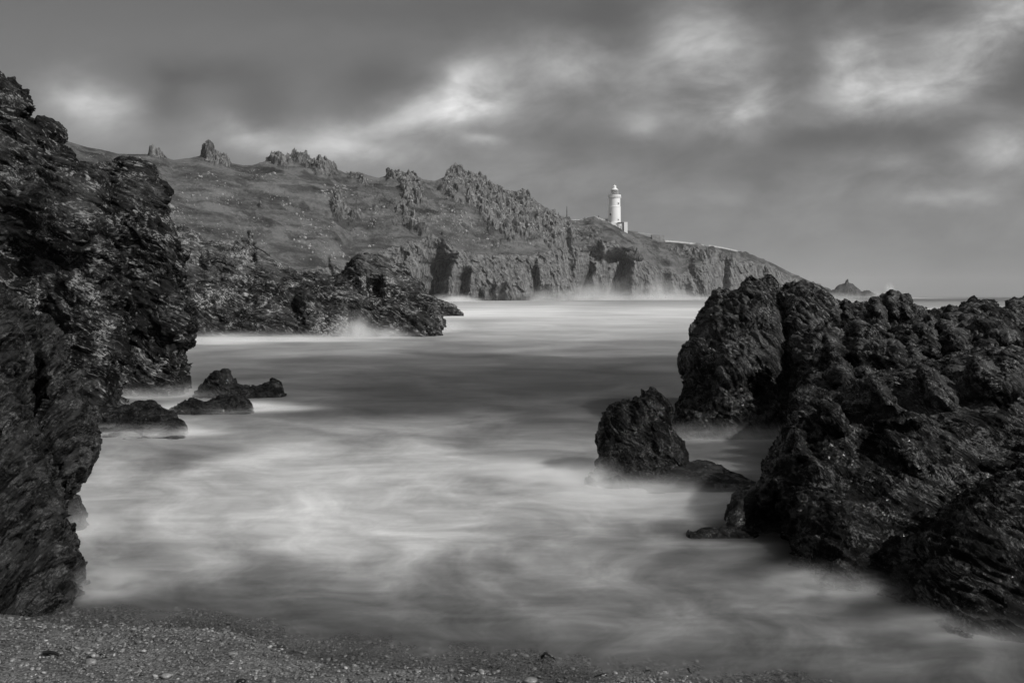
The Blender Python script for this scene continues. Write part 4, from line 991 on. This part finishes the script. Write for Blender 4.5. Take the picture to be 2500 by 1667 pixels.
hut = py_mesh('hut', V, Fc, m_grey, smooth=False); hut.location = ((1427 - CX) * .2868, 697, CAMZ + (HZ - 537) * .2868); tag(hut, 'tiny gabled hut peeping over the knoll left of the lighthouse', 'hut')

# ------------------------------------------------------------------ mist and haze
def vol_mat(name, dens, col=.95, aniso=0.0):
    m = bpy.data.materials.new(name); m.use_nodes = True; t = NT(m.node_tree); t.n.clear()
    out = t.node('ShaderNodeOutputMaterial'); v = t.node('ShaderNodeVolumePrincipled')
    v.inputs['Color'].default_value = (col, col, col, 1); v.inputs['Density'].default_value = dens; v.inputs['Anisotropy'].default_value = aniso
    t.link(v.outputs[0], out.inputs['Volume']); return m
def slab(name, x0, x1, y0, y1, z0, z1, dens):
    o = py_mesh(name, *box(x0, x1, y0, y1, z0, z1), vol_mat(name + '_air', dens), smooth=False); tag(o, kind='stuff'); return o
IS3V, IS3F = ico(3)
def puff_mat(dens):
    """air thick with spray, thinning out to nothing at the rim of its bank"""
    m = bpy.data.materials.new('mist_air'); m.use_nodes = True; t = NT(m.node_tree); t.n.clear()
    out = t.node('ShaderNodeOutputMaterial'); v = t.node('ShaderNodeVolumePrincipled')
    v.inputs['Color'].default_value = (1, 1, 1, 1); v.inputs['Anisotropy'].default_value = -.35
    tc = t.node('ShaderNodeTexCoord'); co = tc.outputs['Object']
    d = t.node('ShaderNodeVectorMath', operation='LENGTH'); t.link(co, d.inputs[0])
    f = t.ramp(d.outputs['Value'], 0.0, 0.98, 1, 0)
    n = t.ramp(t.noise(co, 2.6, 3, .6, .3), .35, .65, .25, 1.6)
    t.link(t.math('MULTIPLY', t.math('MULTIPLY', t.math('MULTIPLY', f, f), n), dens), v.inputs['Density'])
    t.link(v.outputs[0], out.inputs['Volume']); return m
def puff(px, py, rx, ry, rz, dens, up=0.0):
    """a bank of sea mist, thickest in the middle, lying on the water at a place seen at px,py"""
    Y = 2.2 * F / (py - HZ) if py > HZ + 1 else 850
    o = mesh_np('mist', IS3V, IS3F, puff_mat(dens * (1.7 if Y < 50 else 1.0))); o.location = ((px - CX) / F * Y, Y, up); o.scale = (rx, ry, rz)
    tag(o, kind='stuff'); return o
MIST = {}
slab('haze', -7000, 7000, -80, 5600, -60, 110, 0.00008)
for a in ((1540, 1215, 1.9, .9, .34, 1.5), (1690, 1262, 1.2, .4, .16, 1.6), (1350, 1170, 1.2, .8, .24, 2.6), (1250, 1150, 1.5, 1.0, .16, 1.8), (1440, 1185, .9, .6, .45, 2.2),
          (330, 1060, 2.2, .9, .24, 4.5), (560, 1000, 2.6, 1.3, .22, 3.5), (320, 968, 3.8, 1.6, .5, .6),
          (250, 1440, .9, .7, .28, 1.0), (210, 1300, .6, .6, .4, 1.2),
          (1790, 1076, 2.6, .9, .42, .9), (2000, 1440, 1.0, .7, .24, 2.0), (2350, 1545, 1.3, .6, .2, 1.8), (1700, 1335, 1.1, .3, .10, 1.2),
          (865, 826, 1.8, 1.6, 2.0, 1.6), (930, 826, 3.0, 1.6, 1.1, .9), (1070, 812, 2.0, 2, 1.7, .7), (700, 834, 8, 2, .7, .7), (520, 840, 5, 2.5, .9, .5), (1100, 806, 2.5, 2.5, 1.3, .5),
          (1110, 736, 20, 60, 5, .06), (1300, 733.5, 70, 60, 12, .03), (1420, 733, 50, 60, 20, .035), (1580, 732.3, 50, 60, 24, .035), (1760, 731.2, 90, 60, 16, .02), (1500, 732.4, 150, 70, 7, .05), (1950, 730.4, 120, 60, 10, .03)):
    puff(*a)
puff(2172, 700, 7, 8, 15, .9, 3); puff(2150, 700, 18, 9, 8, .35, 1)
